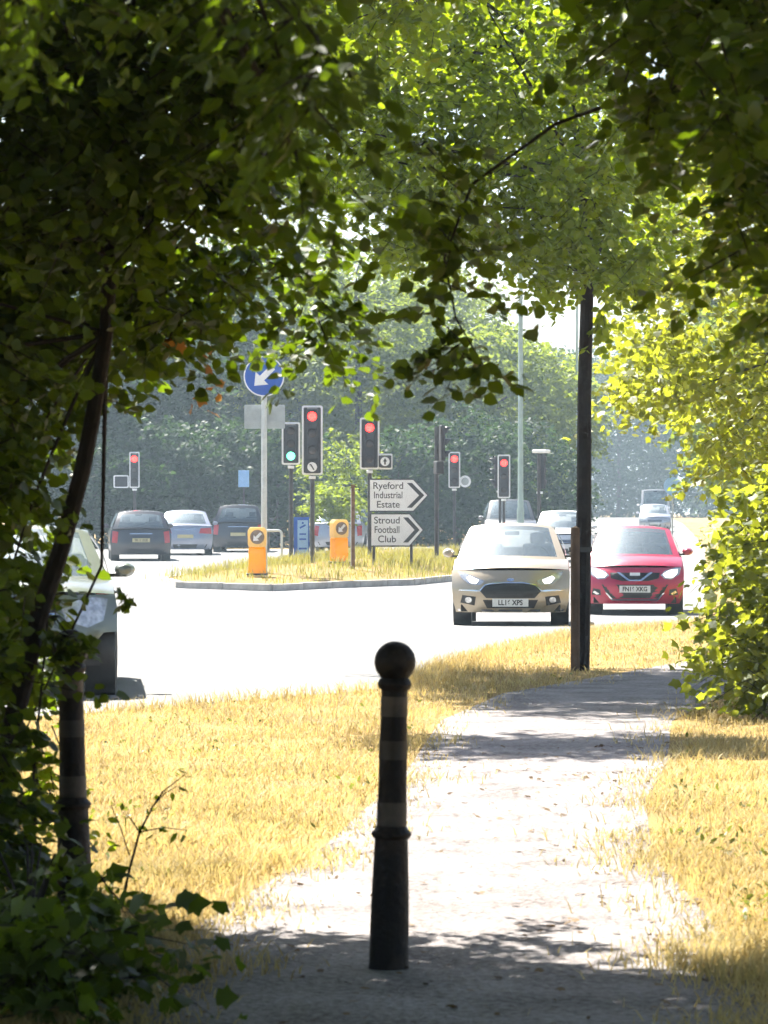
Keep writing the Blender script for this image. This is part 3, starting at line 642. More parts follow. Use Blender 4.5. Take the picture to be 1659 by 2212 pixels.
# ---------------------------------------------------------------- text
def text(body, size, mat_, parent, loc, name='lettering', align='CENTER', rot=(math.pi / 2, 0, 0), bold=0.0, sx=1.0):
    cu = bpy.data.curves.new('txt', 'FONT'); cu.body = body; cu.size = size; cu.align_x = align; cu.align_y = 'CENTER'; cu.offset = bold; cu.extrude = 0.001
    t = bpy.data.objects.new('txt', cu); COL.objects.link(t)
    bpy.context.view_layer.update()
    me = bpy.data.meshes.new_from_object(t.evaluated_get(bpy.context.evaluated_depsgraph_get())); bpy.data.objects.remove(t); bpy.data.curves.remove(cu)
    me.materials.clear(); me.name = name
    o = link(name, me, mat_, parent); o.location = loc; o.rotation_euler = rot; o.scale = (sx, 1, 1); return o

# ---------------------------------------------------------------- bollards on the path
def bollard(loc, label, tilt=0.0):
    T = empty('bollard', loc, label, 'bollard', group='ball topped bollards across the path')
    T.rotation_euler = (0, tilt, 0)
    m = MB(); m.lathe([(.074, -.05), (.072, 0), (.070, .02), (.066, .25), (.058, .462)], 28); m.build('base_shaft', M['bollard'], T)
    m = MB(); m.lathe([(.058, .455), (.066, .462), (.070, .472), (.069, .480), (.060, .488), (.053, .50)], 28); m.build('collar', M['bollard'], T)
    m = MB(); m.lathe([(.052, .49), (.0505, .60), (.049, .75), (.0465, .88), (.046, .96), (.0465, .985)], 28); m.build('upper_shaft', M['bollard'], T)
    m = MB(); m.lathe([(.0462, .975), (.056, .985), (.060, .998), (.055, 1.012), (.048, 1.02)], 28); m.build('neck_ring', M['bollard'], T)
    m = MB(); R = .073; m.lathe([(max(1e-7, R * math.sin(math.pi * k / 16)), 1.075 - R * math.cos(math.pi * k / 16)) for k in range(17)], 28); m.build('ball', M['bollard'], T)
    for z0, z1, key in ((.503, .585, 'bollard_band'), (.885, .955, 'bollard_band'), (.735, .80, 'bollard_band2')):
        r0 = float(np.interp(z0, [.49, .60, .75, .88, .96], [.052, .0505, .049, .0465, .046])); r1 = float(np.interp(z1, [.49, .60, .75, .88, .96], [.052, .0505, .049, .0465, .046]))
        m = MB(); m.lathe([(r0 - .002, z0), (r0 + .0015, z0), (r1 + .0015, z1), (r1 - .002, z1)], 28); m.build('reflective_band', M[key], T)
    return T
M['bollard_band2'] = mat('bollard_band_worn', (0.045, 0.034, 0.029), (0.025, 0.019, 0.017), rough=0.6, scale=14)
bollard((at(840, 2095, 12.0).x, 12.0, 0), 'black ball topped bollard standing in the middle of the path', math.radians(1.2))
bollard((at(163, 1990, 13.2).x, 13.2, 0), 'shaded banded bollard half hidden by leaves at the left', math.radians(-1.0))

# ---------------------------------------------------------------- traffic signals
def rrect(x0, z0, x1, z1, r, n=4):
    P = []
    for cx, cz, a0 in ((x1 - r, z1 - r, 0), (x0 + r, z1 - r, 90), (x0 + r, z0 + r, 180), (x1 - r, z0 + r, 270)):
        for k in range(n + 1):
            a = math.radians(a0 + 90 * k / n); P.append((cx + r * math.cos(a), cz + r * math.sin(a)))
    return P
def frame_mesh(mb, outer, inner, y0, y1):
    n = len(outer); V = []
    for P, y in ((outer, y0), (inner, y0), (outer, y1), (inner, y1)): V += [(x, y, z) for x, z in P]
    Fc = []
    for k in range(n):
        j = (k + 1) % n
        Fc += [(k, j, n + j, n + k), (2 * n + k, 3 * n + k, 3 * n + j, 2 * n + j), (k, 2 * n + k, 2 * n + j, j), (n + k, n + j, 3 * n + j, 3 * n + k)]
    mb.add(V, Fc)

def signal(loc, zb, zt, w, label, lit, n_asp=3, box=None, pole_r=.055, yaw=0.0, group='traffic signals at the junction', board=True, pole_mat='black_metal', cap=True):
    """zb, zt: bottom and top of the backing board above the foot; lit: index of the lit aspect from the top and its colour"""
    T = empty('traffic_signal', loc, label, 'traffic light', rz=yaw, group=group)
    m = MB(); m.tube([(0, .09, -.3), (0, .09, zt - .1)], pole_r, 14); m.build('pole', M[pole_mat], T)
    if cap:
        m = MB(); m.box((0, .05, zb - .06), (.16, .12, .07)); m.build('bracket', M['white'], T, smooth=False, bevel=.01)
    hw = w / 2
    if board:
        fr = .045; o_ = rrect(-hw, zb, hw, zt, .05); i_ = rrect(-hw + fr, zb + fr, hw - fr, zt - fr, .03)
        m = MB(); m.prism(rrect(-hw + fr * .9, zb + fr * .9, hw - fr * .9, zt - fr * .9, .03), -.006, .006); m.build('backing_board', M['signal_box'], T, smooth=False)
        m = MB(); frame_mesh(m, o_, i_, -.010, .010); m.build('white_border', M['white'], T, smooth=False)
    lo = zb + .06 + (.33 if box == 'below' else 0); hi = zt - .06
    m = MB(); m.box((0, -.05, (lo + hi) / 2), (.25, .10, hi - lo)); m.build('housing', M['signal_box'], T, smooth=False, bevel=.015)
    st = (hi - lo) / n_asp
    for k in range(n_asp):
        z = hi - st * (k + .5); on = (k == lit[0]); R = min(.105, st * .42)
        me = MB(); me.lathe([(R, -.101), (R * .96, -.112), (R * .6, -.122), (1e-6, -.126)], 20, axis='Y', c=(0, 0, z))
        me.build('lens', M[lit[1]] if on else M['lens_off'], T)
        v = MB(); V = []; NN = 14                                    # the hood over the lens
        for j in range(NN + 1):
            a = math.radians(-25 + 230 * j / NN)
            for rr, yy in ((R * 1.10, -.10), (R * 1.10, -.10 - .19 * (.35 + .65 * math.sin(max(0, min(math.pi, a)))))):
                V.append((rr * math.cos(a), yy, z + rr * math.sin(a)))
        v.add(V, [(2 * j, 2 * j + 1, 2 * j + 3, 2 * j + 2) for j in range(NN)])
        h_ = v.build('hood', M['signal_box'], T); md = h_.modifiers.new('thick', 'SOLIDIFY'); md.thickness = .006
    def boxsign(cx, cz, s):
        bx = MB(); bx.box((cx, -.045, cz), (s * 1.18, .09, s * 1.12)); B = bx.build('box_sign', M['signal_box'], T, smooth=False, bevel=.01)
        d_ = MB(); d_.lathe([(s * .43, -.091), (s * .43, -.095), (1e-6, -.096)], 24, axis='Y', c=(cx, 0, cz)); d_.build('sign_disc', M['white'], B)
        return B
    if box == 'below':
        B = boxsign(0, zb + .19, .27)
        a = MB(); z0 = zb + .19
        a.prism([(-.065, z0 + .075), (-.02, z0 + .065), (.055, z0 - .06), (.03, z0 - .075), (-.045, z0 + .05), (-.05, z0 + .0)], -.104, -.098); a.build('arrow_mark', M['ink'], B, smooth=False)
    if box == 'right':
        z0 = zb + .20; B = boxsign(hw + .14, z0, .27)
        fr = MB(); frame_mesh(fr, rrect(hw - .01, zb, hw + .33, zb + .40, .03), rrect(hw + .03, zb + .04, hw + .29, zb + .36, .02), -.012, .008); fr.build('sign_frame', M['white'], B, smooth=False)
        a = MB(); a.prism([(hw + .12, z0 - .08), (hw + .16, z0 - .08), (hw + .16, z0 + .0), (hw + .19, z0 + .0), (hw + .14, z0 + .09), (hw + .09, z0 + .0), (hw + .12, z0 + .0)], -.106, -.10); a.build('arrow_mark', M['ink'], B, smooth=False)
    if box == 'left':
        z0 = zb + .12
        fr = MB(); frame_mesh(fr, rrect(-hw - .55, z0 - .12, -hw - .02, z0 + .32, .05), rrect(-hw - .50, z0 - .08, -hw - .06, z0 + .28, .03), -.02, .02); fr.build('sign_frame', M['white'], T, smooth=False)
        fr = MB(); fr.box((-hw - .28, .0, z0 + .1), (.46, .012, .36)); fr.build('sign_plate', M['signal_box'], T, smooth=False)
    if box == 'disc':
        a = MB(); a.lathe([(.20, -.03), (.20, -.045), (.0001, -.046)], 24, axis='Y', c=(hw + .16, 0, zb + .22)); a.build('round_plate', M['white'], T)
        a = MB(); a.lathe([(.13, -.047), (.13, -.049), (.0001, -.05)], 24, axis='Y', c=(hw + .16, 0, zb + .22)); a.build('round_mark', M['grey_metal'], T)
    return T

def foot(x, d, on_island=True):
    X = (x - CX) * d / F_PX; return Vector((X, d, isl_z(X, d) if on_island else gz(d)))
def above(y, d, z): return CAM_H - (y - CY) * d / F_PX - z
f_ = foot(629, 87); signal(f_, above(1006, 87, f_.z), above(914, 87, f_.z), .47, 'shorter signal showing green left of the tallest signal', (2, 'green_on'))
f_ = foot(675, 82); signal(f_, above(1028, 82, f_.z), above(878, 82, f_.z), .50, 'tallest red signal with a white round sign under its lamps', (0, 'red_on'), box='below')
f_ = foot(799, 87); signal(f_, above(1016, 87, f_.z), above(904, 87, f_.z), .50, 'red signal above the direction signs with a box sign on its right', (0, 'red_on'), box='right')
f_ = foot(982, 116, False); signal(f_, above(1056, 116, f_.z), above(978, 116, f_.z), .40, 'far red signal with a pale round plate right of the signs', (0, 'red_on'), box='disc', pole_r=.05, board=True)
f_ = foot(1089, 113, False); signal(f_, above(1078, 113, f_.z), above(984, 113, f_.z), .42, 'far red signal just left of the pale lamp column', (0, 'red_on'), pole_r=.05)
f_ = foot(291, 119, False); signal(f_, above(1056, 119, f_.z), above(978, 119, f_.z), .36, 'leftmost red signal with an empty sign frame beside it', (0, 'red_on'), box='left', pole_r=.05)
f_ = foot(951, 87); T = signal(f_, above(1003, 87, f_.z), above(915, 87, f_.z), .40, 'dark signal seen edge on, right of the direction signs', (9, 'red_on'), yaw=math.radians(105), board=False)
m = MB(); m.box((-.30, .12, above(1012, 87, f_.z)), (.30, .2, .32)); o = m.build('pedestrian_signal_box', M['signal_box'], T, smooth=False, bevel=.02)  # pedestrian signal unit mounted on the pole
m = MB(); m.lathe([(.07, -.01), (.07, -.03), (.0001, -.032)], 16, axis='Y', c=(-.30, .03, above(1012, 87, f_.z))); m.build('pedestrian_lamp', M['white'], o)
f_ = foot(1168, 104, False); T = signal(f_, above(1062, 104, f_.z), above(978, 104, f_.z), .40, 'dark back turned signal between the lamp column and the slim trunk', (9, 'red_on'), yaw=math.radians(150), board=False)
m = MB(); m.box((0, -.05, above(977, 104, f_.z)), (.50, .30, .10)); m.build('sunlit_top', M['white'], T, smooth=False, bevel=.03)  # white box stands in for sunlight on top of the head
f_ = foot(1075, 114.5, False); signal(f_, above(1060, 114.5, f_.z), above(984, 114.5, f_.z), .34, 'side turned signal whose hoods point left beside the far red signal', (9, 'red_on'), yaw=math.radians(-80), board=False, pole_r=.05)

# ---------------------------------------------------------------- direction signs
def flag_sign(loc, x0, x1, z0, z1, lines, label, tip, posts):
    T = empty('direction_sign', loc, label, 'sign', group='white chevron direction signs')
    h = (z1 - z0) / 2; zm = (z0 + z1) / 2; xs = x1 - tip
    def outl(e): return [(x0 + e, z0 + e), (xs - e * .3, z0 + e), (x1 - e * 1.3, zm), (xs - e * .3, z1 - e), (x0 + e, z1 - e)]
    m = MB(); m.prism(outl(0), 0, .02); m.build('border', M['ink'], T, smooth=False)
    m = MB(); m.prism(outl(.03), -.004, .0); m.build('panel', M['white'], T, smooth=False)
    t = .12; c = MB()
    c.prism([(xs - .16, z1 - .10), (xs - .16 + t, z1 - .10), (x1 - .11, zm), (xs - .16 + t, z0 + .10), (xs - .16, z0 + .10), (x1 - .11 - t, zm)], -.009, -.005); c.build('chevron', M['ink'], T, smooth=False)
    for k, s in enumerate(lines):
        text(s, .225, M['ink'], T, ((x0 + xs - .14) / 2, -.006, zm + (1 - k) * h * .56), bold=.002, sx=.82 if len(s) > 7 else 1.0)
    for px in posts:
        m = MB(); m.tube([(px, .05, -.3), (px, .05, z1 - .05)], .035, 12); m.build('post', M['black_metal'], T)
    return T
d_ = 80.5; f_ = foot(860, d_); k_ = d_ / F_PX
flag_sign((f_.x, d_, f_.z), (797 - 860) * k_, (927 - 860) * k_, above(1108, d_, f_.z), above(1036, d_, f_.z), ['Ryeford', 'Industrial', 'Estate'], 'upper white sign lettered Ryeford Industrial Estate with a black chevron', .36, [])
d_ = 80.45
flag_sign((f_.x, d_, f_.z), (800 - 860) * k_, (917 - 860) * k_, above(1183, d_, f_.z), above(1110.5, d_, f_.z), ['Stroud', 'Football', 'Club'], 'lower white sign ending in the word Club with a black chevron', .34, [(808 - 860) * k_, (889 - 860) * k_])
# posts of the lower sign carry both; the upper one gets its own pair above
# ---------------------------------------------------------------- keep-left sign and yellow bollards
d_ = 75.6; f_ = foot(571, d_)
T = empty('keep_left_sign', f_, 'round blue arrow sign on a tall white pole above the traffic island', 'sign')
zc = above(815, d_, f_.z)
m = MB(); m.tube([(0, 0, -.2), (0, 0, 1.2), (0, 0, zc + .3)], [.075, .065, .06], 16); m.build('pole', M['pole_white'], T)
m = MB(); m.lathe([(.45, -.08), (.45, -.10), (1e-5, -.10)], 40, axis='Y', c=(0, 0, zc)); m.build('sign_rim', M['white'], T, smooth=False)
m = MB(); m.lathe([(.42, -.10), (.42, -.104), (1e-5, -.104)], 40, axis='Y', c=(0, 0, zc)); m.build('sign_face', M['blue'], T, smooth=False)
m = MB(); r = Matrix.Rotation(math.radians(-45), 3, 'Y')
arrow = [(-.30, 0), (-.06, .20), (-.06, .07), (.28, .07), (.28, -.07), (-.06, -.07), (-.06, -.20)]
pa = []
for x, z in arrow:
    v = Matrix.Rotation(math.radians(45), 2) @ Vector((x, z)); pa.append((v.x, zc + v.y))
m.prism(pa, -.109, -.105); m.build('arrow_mark', M['white'], T, smooth=False)
m = MB(); m.prism(rrect(-.44, above(928, d_, f_.z), .46, above(876, d_, f_.z), .03), .075, .085); m.build('back_plate', M['grey_metal'], T, smooth=False)
for dz in (.15, .38):
    m = MB(); m.box((0, .07, above(928, d_, f_.z) + dz), (.8, .03, .04)); m.build('rail', M['grey_metal'], T, smooth=False)

def keep_left_bollard(x, d, label, yaw):
    f = foot(x, d); T = empty('keep_left_bollard', f, label, 'traffic bollard', rz=yaw, group='yellow keep left bollards on the island')
    prof = [(-.20, .0), (.20, .0), (.19, .06), (.185, .60), (.20, .66), (.20, .98), (.15, 1.03), (-.15, 1.03), (-.20, .98), (-.20, .66), (-.185, .60), (-.19, .06)]
    lowp = [(-.20, .0), (.20, .0), (.19, .06), (.185, .60), (-.185, .60), (-.19, .06)]
    upp = [(-.185, .60), (.185, .60), (.20, .66), (.205, .95), (.15, 1.03), (-.15, 1.03), (-.205, .95), (-.20, .66)]
    m = MB(); m.prism(lowp, -.13, .13); m.build('body', M['yellow'], T, smooth=False, bevel=.03)
    m = MB(); m.prism(upp, -.12, .12); m.build('head', M['pale_yellow'], T, smooth=False, bevel=.02)
    m = MB(); m.lathe([(.155, -.121), (.155, -.128), (1e-5, -.129)], 28, axis='Y', c=(0, 0, .82)); B = m.build('sign_disc', M['disc_dark'], T, smooth=False)
    q = []
    for a, c in arrow:
        v = Matrix.Rotation(math.radians(45), 2) @ Vector((a * .42, c * .42)); q.append((v.x, .82 + v.y))
    m = MB(); m.prism(q, -.134, -.130); m.build('arrow_mark', M['white'], B, smooth=False)
    m = MB(); m.box((0, 0, .01), (.46, .32, .05)); m.build('base_plate', M['trim'], T, smooth=False, bevel=.01)
M['pale_yellow'] = plastic('pale_yellow', (0.80, 0.62, 0.28), .5)
M['disc_dark'] = mat('faded_disc', (0.30, 0.22, 0.16), (0.16, 0.12, 0.10), rough=.4, scale=12)
keep_left_bollard(556, 74.0, 'yellow keep left bollard in front of the tall white pole', 0.05)
keep_left_bollard(733, 81.5, 'yellow keep left bollard beside the thin rusty post', 0.5)

d_ = 77.5; f_ = foot(763, d_)
T = empty('marker_post', f_, 'thin rusty square post between the yellow bollard and the signs', 'post')
m = MB(); m.box((0, 0, .80), (.085, .085, 2.4 * .9)); m.build('shaft', M['rust'], T, smooth=False, bevel=.008)
m = MB(); m.box((-.045, -.01, .85), (.012, .07, 1.9)); m.build('white_strip', M['white'], T, smooth=False)
d_ = 88; f_ = foot(652, d_)
T = empty('blue_board', f_, 'narrow blue and white board with sideways lettering behind the tallest signal', 'sign')
hh = above(1119, d_, f_.z)
m = MB(); m.box((0, 0, hh / 2), (.40, .05, hh)); m.build('panel', M['blue'], T, smooth=False)
m = MB(); m.box((.03, -.028, hh / 2 + .02), (.27, .006, hh - .2)); m.build('white_field', M['blue_pale'], T, smooth=False)
for z, w_, rz in ((.95, .22, 0), (.78, .17, -.5), (.86, .05, 1.57), (.60, .17, 0), (.48, .17, 0), (.26, .2, 0)):
    m = MB(); m.box((.03, -.034, hh * z), (w_, .005, .045), Matrix.Rotation(rz, 3, 'Y')); m.build('letter_stroke', M['blue'], T, smooth=False)
d_ = 86; f_ = foot(592, d_)
T = empty('hoop_barrier', f_, 'white rounded tubular hoop barrier right of the left yellow bollard', 'barrier')
p_ = rrect(-.26, -.2, .20, above(1148, d_, f_.z), .09, 5); m = MB(); m.tube([(x, 0, z) for x, z in p_ + [p_[0]]], .03, 8); m.build('hoop', M['pole_white'], T)
d_ = 126; f_ = foot(527, d_, False)
T = empty('small_blue_sign', f_, 'small pale blue plate in front of the dark far bushes', 'sign')
m = MB(); m.box((0, 0, above(1036, d_, f_.z)), (.40, .02, .62)); m.build('plate', M['blue_pale'], T, smooth=False, bevel=.01)
m = MB(); m.tube([(0, .05, -.2), (0, .05, above(1020, d_, f_.z))], .03, 8); m.build('post', M['black_metal'], T)
d_ = 138; f_ = foot(1453, d_, False)
T = empty('round_blue_sign', f_, 'pale blue round sign on the verge right of the white van', 'sign')
zc = above(1052, d_, f_.z)
m = MB(); m.lathe([(.36, -.04), (.36, -.055), (1e-5, -.056)], 28, axis='Y', c=(0, 0, zc)); m.build('sign_face', M['blue_pale'], T, smooth=False)
m = MB(); m.tube([(0, 0, -.2), (0, 0, zc + .3)], .035, 8); m.build('post', M['grey_metal'], T)
def lamp_column(x, d, h, r, label, arm):
    f = foot(x, d, False); T = empty('lamp_column', f, label, 'street lamp', group='pale lamp columns')
    m = MB(); m.tube([(0, 0, -.3), (0, 0, 1.5), (0, 0, 1.6), (0, 0, h)], [r * 1.25, r * 1.25, r, r * .7], 16); m.build('column', M['pole_green'], T)
    m = MB(); m.tube([(0, 0, h - .1), (arm * .3, 0, h + .25), (arm, 0, h + .35)], [r * .6, r * .5, r * .45], 10); m.build('bracket_arm', M['pole_green'], T)
    m = MB(); m.tube([(arm, 0, h + .35), (arm * 1.2, 0, h + .37), (arm * 1.6, 0, h + .37), (arm * 1.7, 0, h + .36)], [.05, .12, .12, .04], 10); m.build('lantern', M['grey_metal'], T)
    m = MB(); m.box((0, -r * 1.25, .8), (r * 1.1, .02, .5)); m.build('access_door', M['grey_metal'], T, smooth=False)
lamp_column(1125, 108, 9.5, .09, 'tall pale green lamp column right of the far red signals', -1.2)
lamp_column(1247, 150, 12.0, .06, 'distant thin lamp column just left of the slim tree trunk', -1.0)

# ---------------------------------------------------------------- cars
def car(loc, yaw, label, pm, L=3.95, Wd=1.72, H=1.48, zn=.80, zc=.98, yc=.95, yr1=1.72, yr2=3.3, yb=3.78, zd=.98, zr2=None, roof=.62,
        wheel=.30, wb=(.78, 3.25), tw_=.19, style='plain', plate=None, rear_plate=None, group='cars at the junction', cat='car', track=None, clear=.19, tail='tall', name='car', steer=0.0, lift=0.0):
    T = empty(name, loc, label, cat, rz=yaw, group=group)
    P_ = M[pm]; hW = Wd / 2; zr = H; zr2 = zr2 or H - .05; zb = clear
    def hw(z): return hW * float(np.interp(z, [.1, .2, .35, .55, .75, .95, 1.2], [.90, .93, .975, .995, 1.0, .965, .93]))
    def nose(z): return .17 * max(0, (z - .48) / (zn - .48)) ** 1.8 if z > .48 else .09 * ((.48 - z) / .28) ** 2
    def noseR(z): return .10 * max(0, (z - .5) / .5) ** 1.5 if z > .5 else .07 * ((.5 - z) / .3) ** 2
    def wrap(s): return .34 * abs(s) ** 3.0
    def Ff(x, z): return nose(z) + wrap(min(1, abs(x) / hw(z)))
    def Rf(x, z): return L - noseR(z) - .8 * wrap(min(1, abs(x) / hw(z)))
    def zsh(y): return float(np.interp(y, [.3, yc * .7, yc + .1, (yc + yb) / 2, yb, L - .25], [zn, zc - .07, zc - .03, zc + .0, zd, zd - .02]))
    def arch(y):
        z = zb
        for w_ in wb:
            R = wheel * 1.17
            if abs(y - w_) < R: z = max(z, wheel + math.sqrt(R * R - (y - w_) ** 2))
        return z
    body = MB(); K = 12
    # front and rear fascia
    zs_ = [zb + (zn - zb) * k / K for k in range(K + 1)]; xs_ = [-1 + k / 8 for k in range(17)]
    G = []
    for k in range(K + 1):
        for s in xs_:
            zl = zb + lift * max(0.0, min(1.0, (abs(s) - .62) / .26)); z = zl + (zn - zl) * k / K; G.append((s * hw(z), Ff(s * hw(z), z), z))
    body.grid(G, K + 1, 17)
    zt_ = zd - .02; zq = [zb + (zt_ - zb) * k / K for k in range(K + 1)]
    body.grid([(s * hw(z), Rf(s * hw(z), z), z) for z in zq for s in xs_], K + 1, 17)
    # sides with open wheel arches
    NJ = 72
    for sg in (-1, 1):
        G = []
        for j in range(NJ + 1):
            t = j / NJ; y0 = .34 + (L - .34 - .27) * t; lo = arch(y0); top = zn if j == 0 else (zt_ if j == NJ else zsh(y0))
            for k in range(K + 1):
                z = lo + (top - lo) * k / K
                G.append((sg * hw(z), y0 + nose(z) * (1 - t) ** 9 - noseR(z) * t ** 9, z))
        body.grid(G, NJ + 1, K + 1)
    # bonnet, rear deck, roof
    G = []
    for j in range(11):
        t = j / 10
        for s in xs_:
            y = (nose(zn) + wrap(s)) * (1 - t) + (yc - .16 * (1 - s * s)) * t
            z = zn + (zc - .03 - zn) * (t ** .75) + (.055 * math.sin(math.pi * min(1, t * .9 + .1)) + .02) * (1 - abs(s) ** 2.2) - .0
            G.append((s * hw(z if abs(s) < 1 else zsh(y)) * 1.0, y, z))
    body.grid(G, 11, 17)
    wbs = hw(zc) * .965; wr = hW * 2 * roof / 2 * 1.0
    wr = hW * (roof + .10)
    G = []
    for j in range(7):
        t = j / 6
        for s in xs_:
            y = (yb + .10 * (1 - s * s)) * (1 - t) + (L - noseR(zt_) - .8 * wrap(s)) * t
            G.append((s * hw(zd), y, zd + (zt_ - zd) * t + .02 * (1 - s * s)))
    body.grid(G, 7, 17)
    def roofz(t): return zr + (zr2 - zr) * t ** 2 - .02 * (1 - t) ** 3
    G = []
    for j in range(9):
        t = j / 8
        for s in xs_:
            G.append((s * wr, yr1 + (yr2 - yr1) * t - .07 * (1 - s * s) * (1 - t) + .04 * (1 - s * s) * t, roofz(t) + .055 * (1 - abs(s) ** 2.4)))
    body.grid(G, 9, 17)
    def split(name_, fn, nu, nv, gl):
        gm = MB(); Pn = [fn(u / nu, v / nv) for u in range(nu + 1) for v in range(nv + 1)]
        bf, gf = [], []
        for u in range(nu):
            for v in range(nv):
                q = (u * (nv + 1) + v, u * (nv + 1) + v + 1, (u + 1) * (nv + 1) + v + 1, (u + 1) * (nv + 1) + v)
                (gf if gl((u + .5) / nu, (v + .5) / nv) else bf).append(q)
        body.add(Pn, bf)
        gm.add(Pn, gf); gm.build(name_, M['glass'], T)
    def ws(u, v):   # windscreen
        s = 2 * v - 1; x = s * (wbs + (wr - wbs) * u)
        y = (yc - .16 * (1 - s * s)) * (1 - u) + (yr1 - .07 * (1 - s * s)) * u - .03 * math.sin(math.pi * u)
        z = (zc - .03 + .02 * (1 - abs(s) ** 2.2)) * (1 - u) + (roofz(0) + .055 * (1 - abs(s) ** 2.4)) * u; return (x, y, z)
    split('windscreen', ws, 16, 28, lambda u, v: .07 < u < .93 and .06 < v < .94)
    def rw(u, v):
        s = 2 * v - 1; x = s * (hw(zd) * .965 + (wr - hw(zd) * .965) * u)
        y = (yb + .10 * (1 - s * s)) * (1 - u) + (yr2 + .04 * (1 - s * s)) * u + .03 * math.sin(math.pi * u)
        z = (zd + .02 * (1 - s * s)) * (1 - u) + (roofz(1) + .055 * (1 - abs(s) ** 2.4)) * u; return (x, y, z)
    split('rear_window', rw, 12, 24, lambda u, v: .10 < u < .84 and .10 < v < .90)
    for sg in (-1, 1):
        def sd(u, v):
            yb0 = yc + (yb - yc) * v; yt = yr1 + (yr2 - yr1) * v; zl = zsh(yb0); 
            x = sg * ((wbs + .015) * (1 - u) + wr * u + .035 * math.sin(math.pi * u))
            return (x, yb0 * (1 - u) + yt * u, zl * (1 - u) + roofz(v) * u)
        split('side_window', sd, 10, 40, lambda u, v: .06 < u < .86 and (.05 < v < .47 or .52 < v < .90))
    # close the gap between shoulder and greenhouse foot
    for sg in (-1, 1):
        G = []
        for j in range(21):
            y = yc + (yb - yc) * j / 20; z = zsh(y); G += [(sg * hw(z), y, z), (sg * (wbs + .014), y, z + .002)]
        body.grid(G, 21, 2)
    bo = body.build('body', P_, T, angle=.7)
    u_ = MB(); u_.box((0, L / 2, zb + .06), (Wd * .84, L - .5, .10)); u_.build('underbody', M['trim'], T, smooth=False)
    for w_ in wb:
        for sg in (-1, 1):
            a = MB(); a.lathe([(wheel * 1.16, -.26), (wheel * 1.16, .0)], 20, axis='X', c=(sg * (hW - .02) if sg > 0 else -(hW - .02) + .26, w_, wheel + .01)); a.build('wheel_well', M['trim'], T)
    # wheels
    tk = track or (hW - tw_ / 2 - .015)
    for i, w_ in enumerate(wb):
        for sg in (-1, 1):
            h2 = tw_ / 2; r = wheel
            a = MB(); a.lathe([(r * .66, -h2), (r * .93, -h2), (r, -h2 * .75), (r, h2 * .75), (r * .93, h2), (r * .66, h2)], 28, axis='X'); ty = a.build('wheel', M['tyre'], T)
            ty.location = (sg * tk, w_, r); ty.rotation_euler = (0, 0, steer if i == 0 else 0)
            a = MB(); a.lathe([(r * .66, -h2 * .8), (r * .64, h2 * .8 * sg), (r * .2, h2 * .6 * sg), (.001, h2 * .62 * sg)], 24, axis='X'); a.build('rim', M['rim'], ty)
            for k in range(5):
                an = 2 * math.pi * k / 5; c_ = Vector((sg * h2 * .86, math.cos(an) * r * .38, math.sin(an) * r * .38))
                a = MB(); a.box(c_, (.02, r * .14, r * .52), Matrix.Rotation(an - math.pi / 2, 3, 'X')); a.build('spoke', M['rim'], ty, smooth=False)
    # interior
    def blob(name_, c, s, mk='seat'):
        a = MB(); a.box(c, s); a.build(name_, M[mk], T, bevel=.04)
    blob('dashboard', (0, yc + .22, zc - .10), (Wd * .80, .42, .20))
    for sg in (-1, 1):
        blob('seat_back', (sg * Wd * .22, yr1 + .72, zc - .12), (.46, .16, .62)); blob('headrest', (sg * Wd * .22, yr1 + .74, zc + .27), (.24, .10, .17))
        blob('seat_cushion', (sg * Wd * .22, yr1 + .42, zc - .44), (.48, .5, .16))
    blob('rear_bench', (0, yr2 - .15, zc - .12), (Wd * .74, .16, .5))
    a = MB(); pts = [(Wd * .22 + .18 * math.cos(t), yc + .52 + .06 * math.sin(t), zc - .02 + .18 * math.sin(t)) for t in [2 * math.pi * k / 16 for k in range(17)]]
    a.tube(pts, .014, 6); a.build('steering_wheel', M['trim'], T)
    a = MB(); a.box((0, yr1 - .12, H - .11), (.22, .03, .06)); a.build('rear_view_mirror', M['trim'], T, bevel=.01)
    # patches that follow the bodywork
    def patch(name_, poly, mk, off, rear=False, par=None, cuts=2, th=.015):
        bm = bmesh.new(); vs_ = [bm.verts.new((x, 0, z)) for x, z in poly]; bm.faces.new(vs_)
        bmesh.ops.triangulate(bm, faces=bm.faces)
        for _ in range(cuts): bmesh.ops.subdivide_edges(bm, edges=bm.edges[:], cuts=1, use_grid_fill=True)
        bmesh.ops.triangulate(bm, faces=bm.faces)
        for v in bm.verts: v.co.y = (Rf(v.co.x, v.co.z) + off) if rear else (Ff(v.co.x, v.co.z) - off)
        r = bmesh.ops.extrude_face_region(bm, geom=bm.faces[:])
        for v in [e for e in r['geom'] if isinstance(e, bmesh.types.BMVert)]: v.co.y += (-th - off) if rear else (th + off)
        bmesh.ops.recalc_face_normals(bm, faces=bm.faces)
        me = bpy.data.meshes.new(name_); bm.to_mesh(me); bm.free()
        return link(name_, me, M[mk], par or T)
    def sym(poly): return [(-x, z) for x, z in reversed(poly)]
    def ell(cx, cz, rx, rz, n=16): return [(cx + rx * math.cos(2 * math.pi * k / n), cz + rz * math.sin(2 * math.pi * k / n)) for k in range(n)]
    def both(name_, poly, mk, off, **k):
        return patch(name_, poly, mk, off, **k), patch(name_, sym(poly), mk, off, **k)
    def bars(par, x0, x1, z0, z1, n, mk='trim', off=.012):
        for i in range(n):
            z = z0 + (z1 - z0) * (i + .5) / n; patch('grille_bar', [(x0, z - .008), (x1, z - .008), (x1, z + .008), (x0, z + .008)], mk, off, par=par, cuts=2)
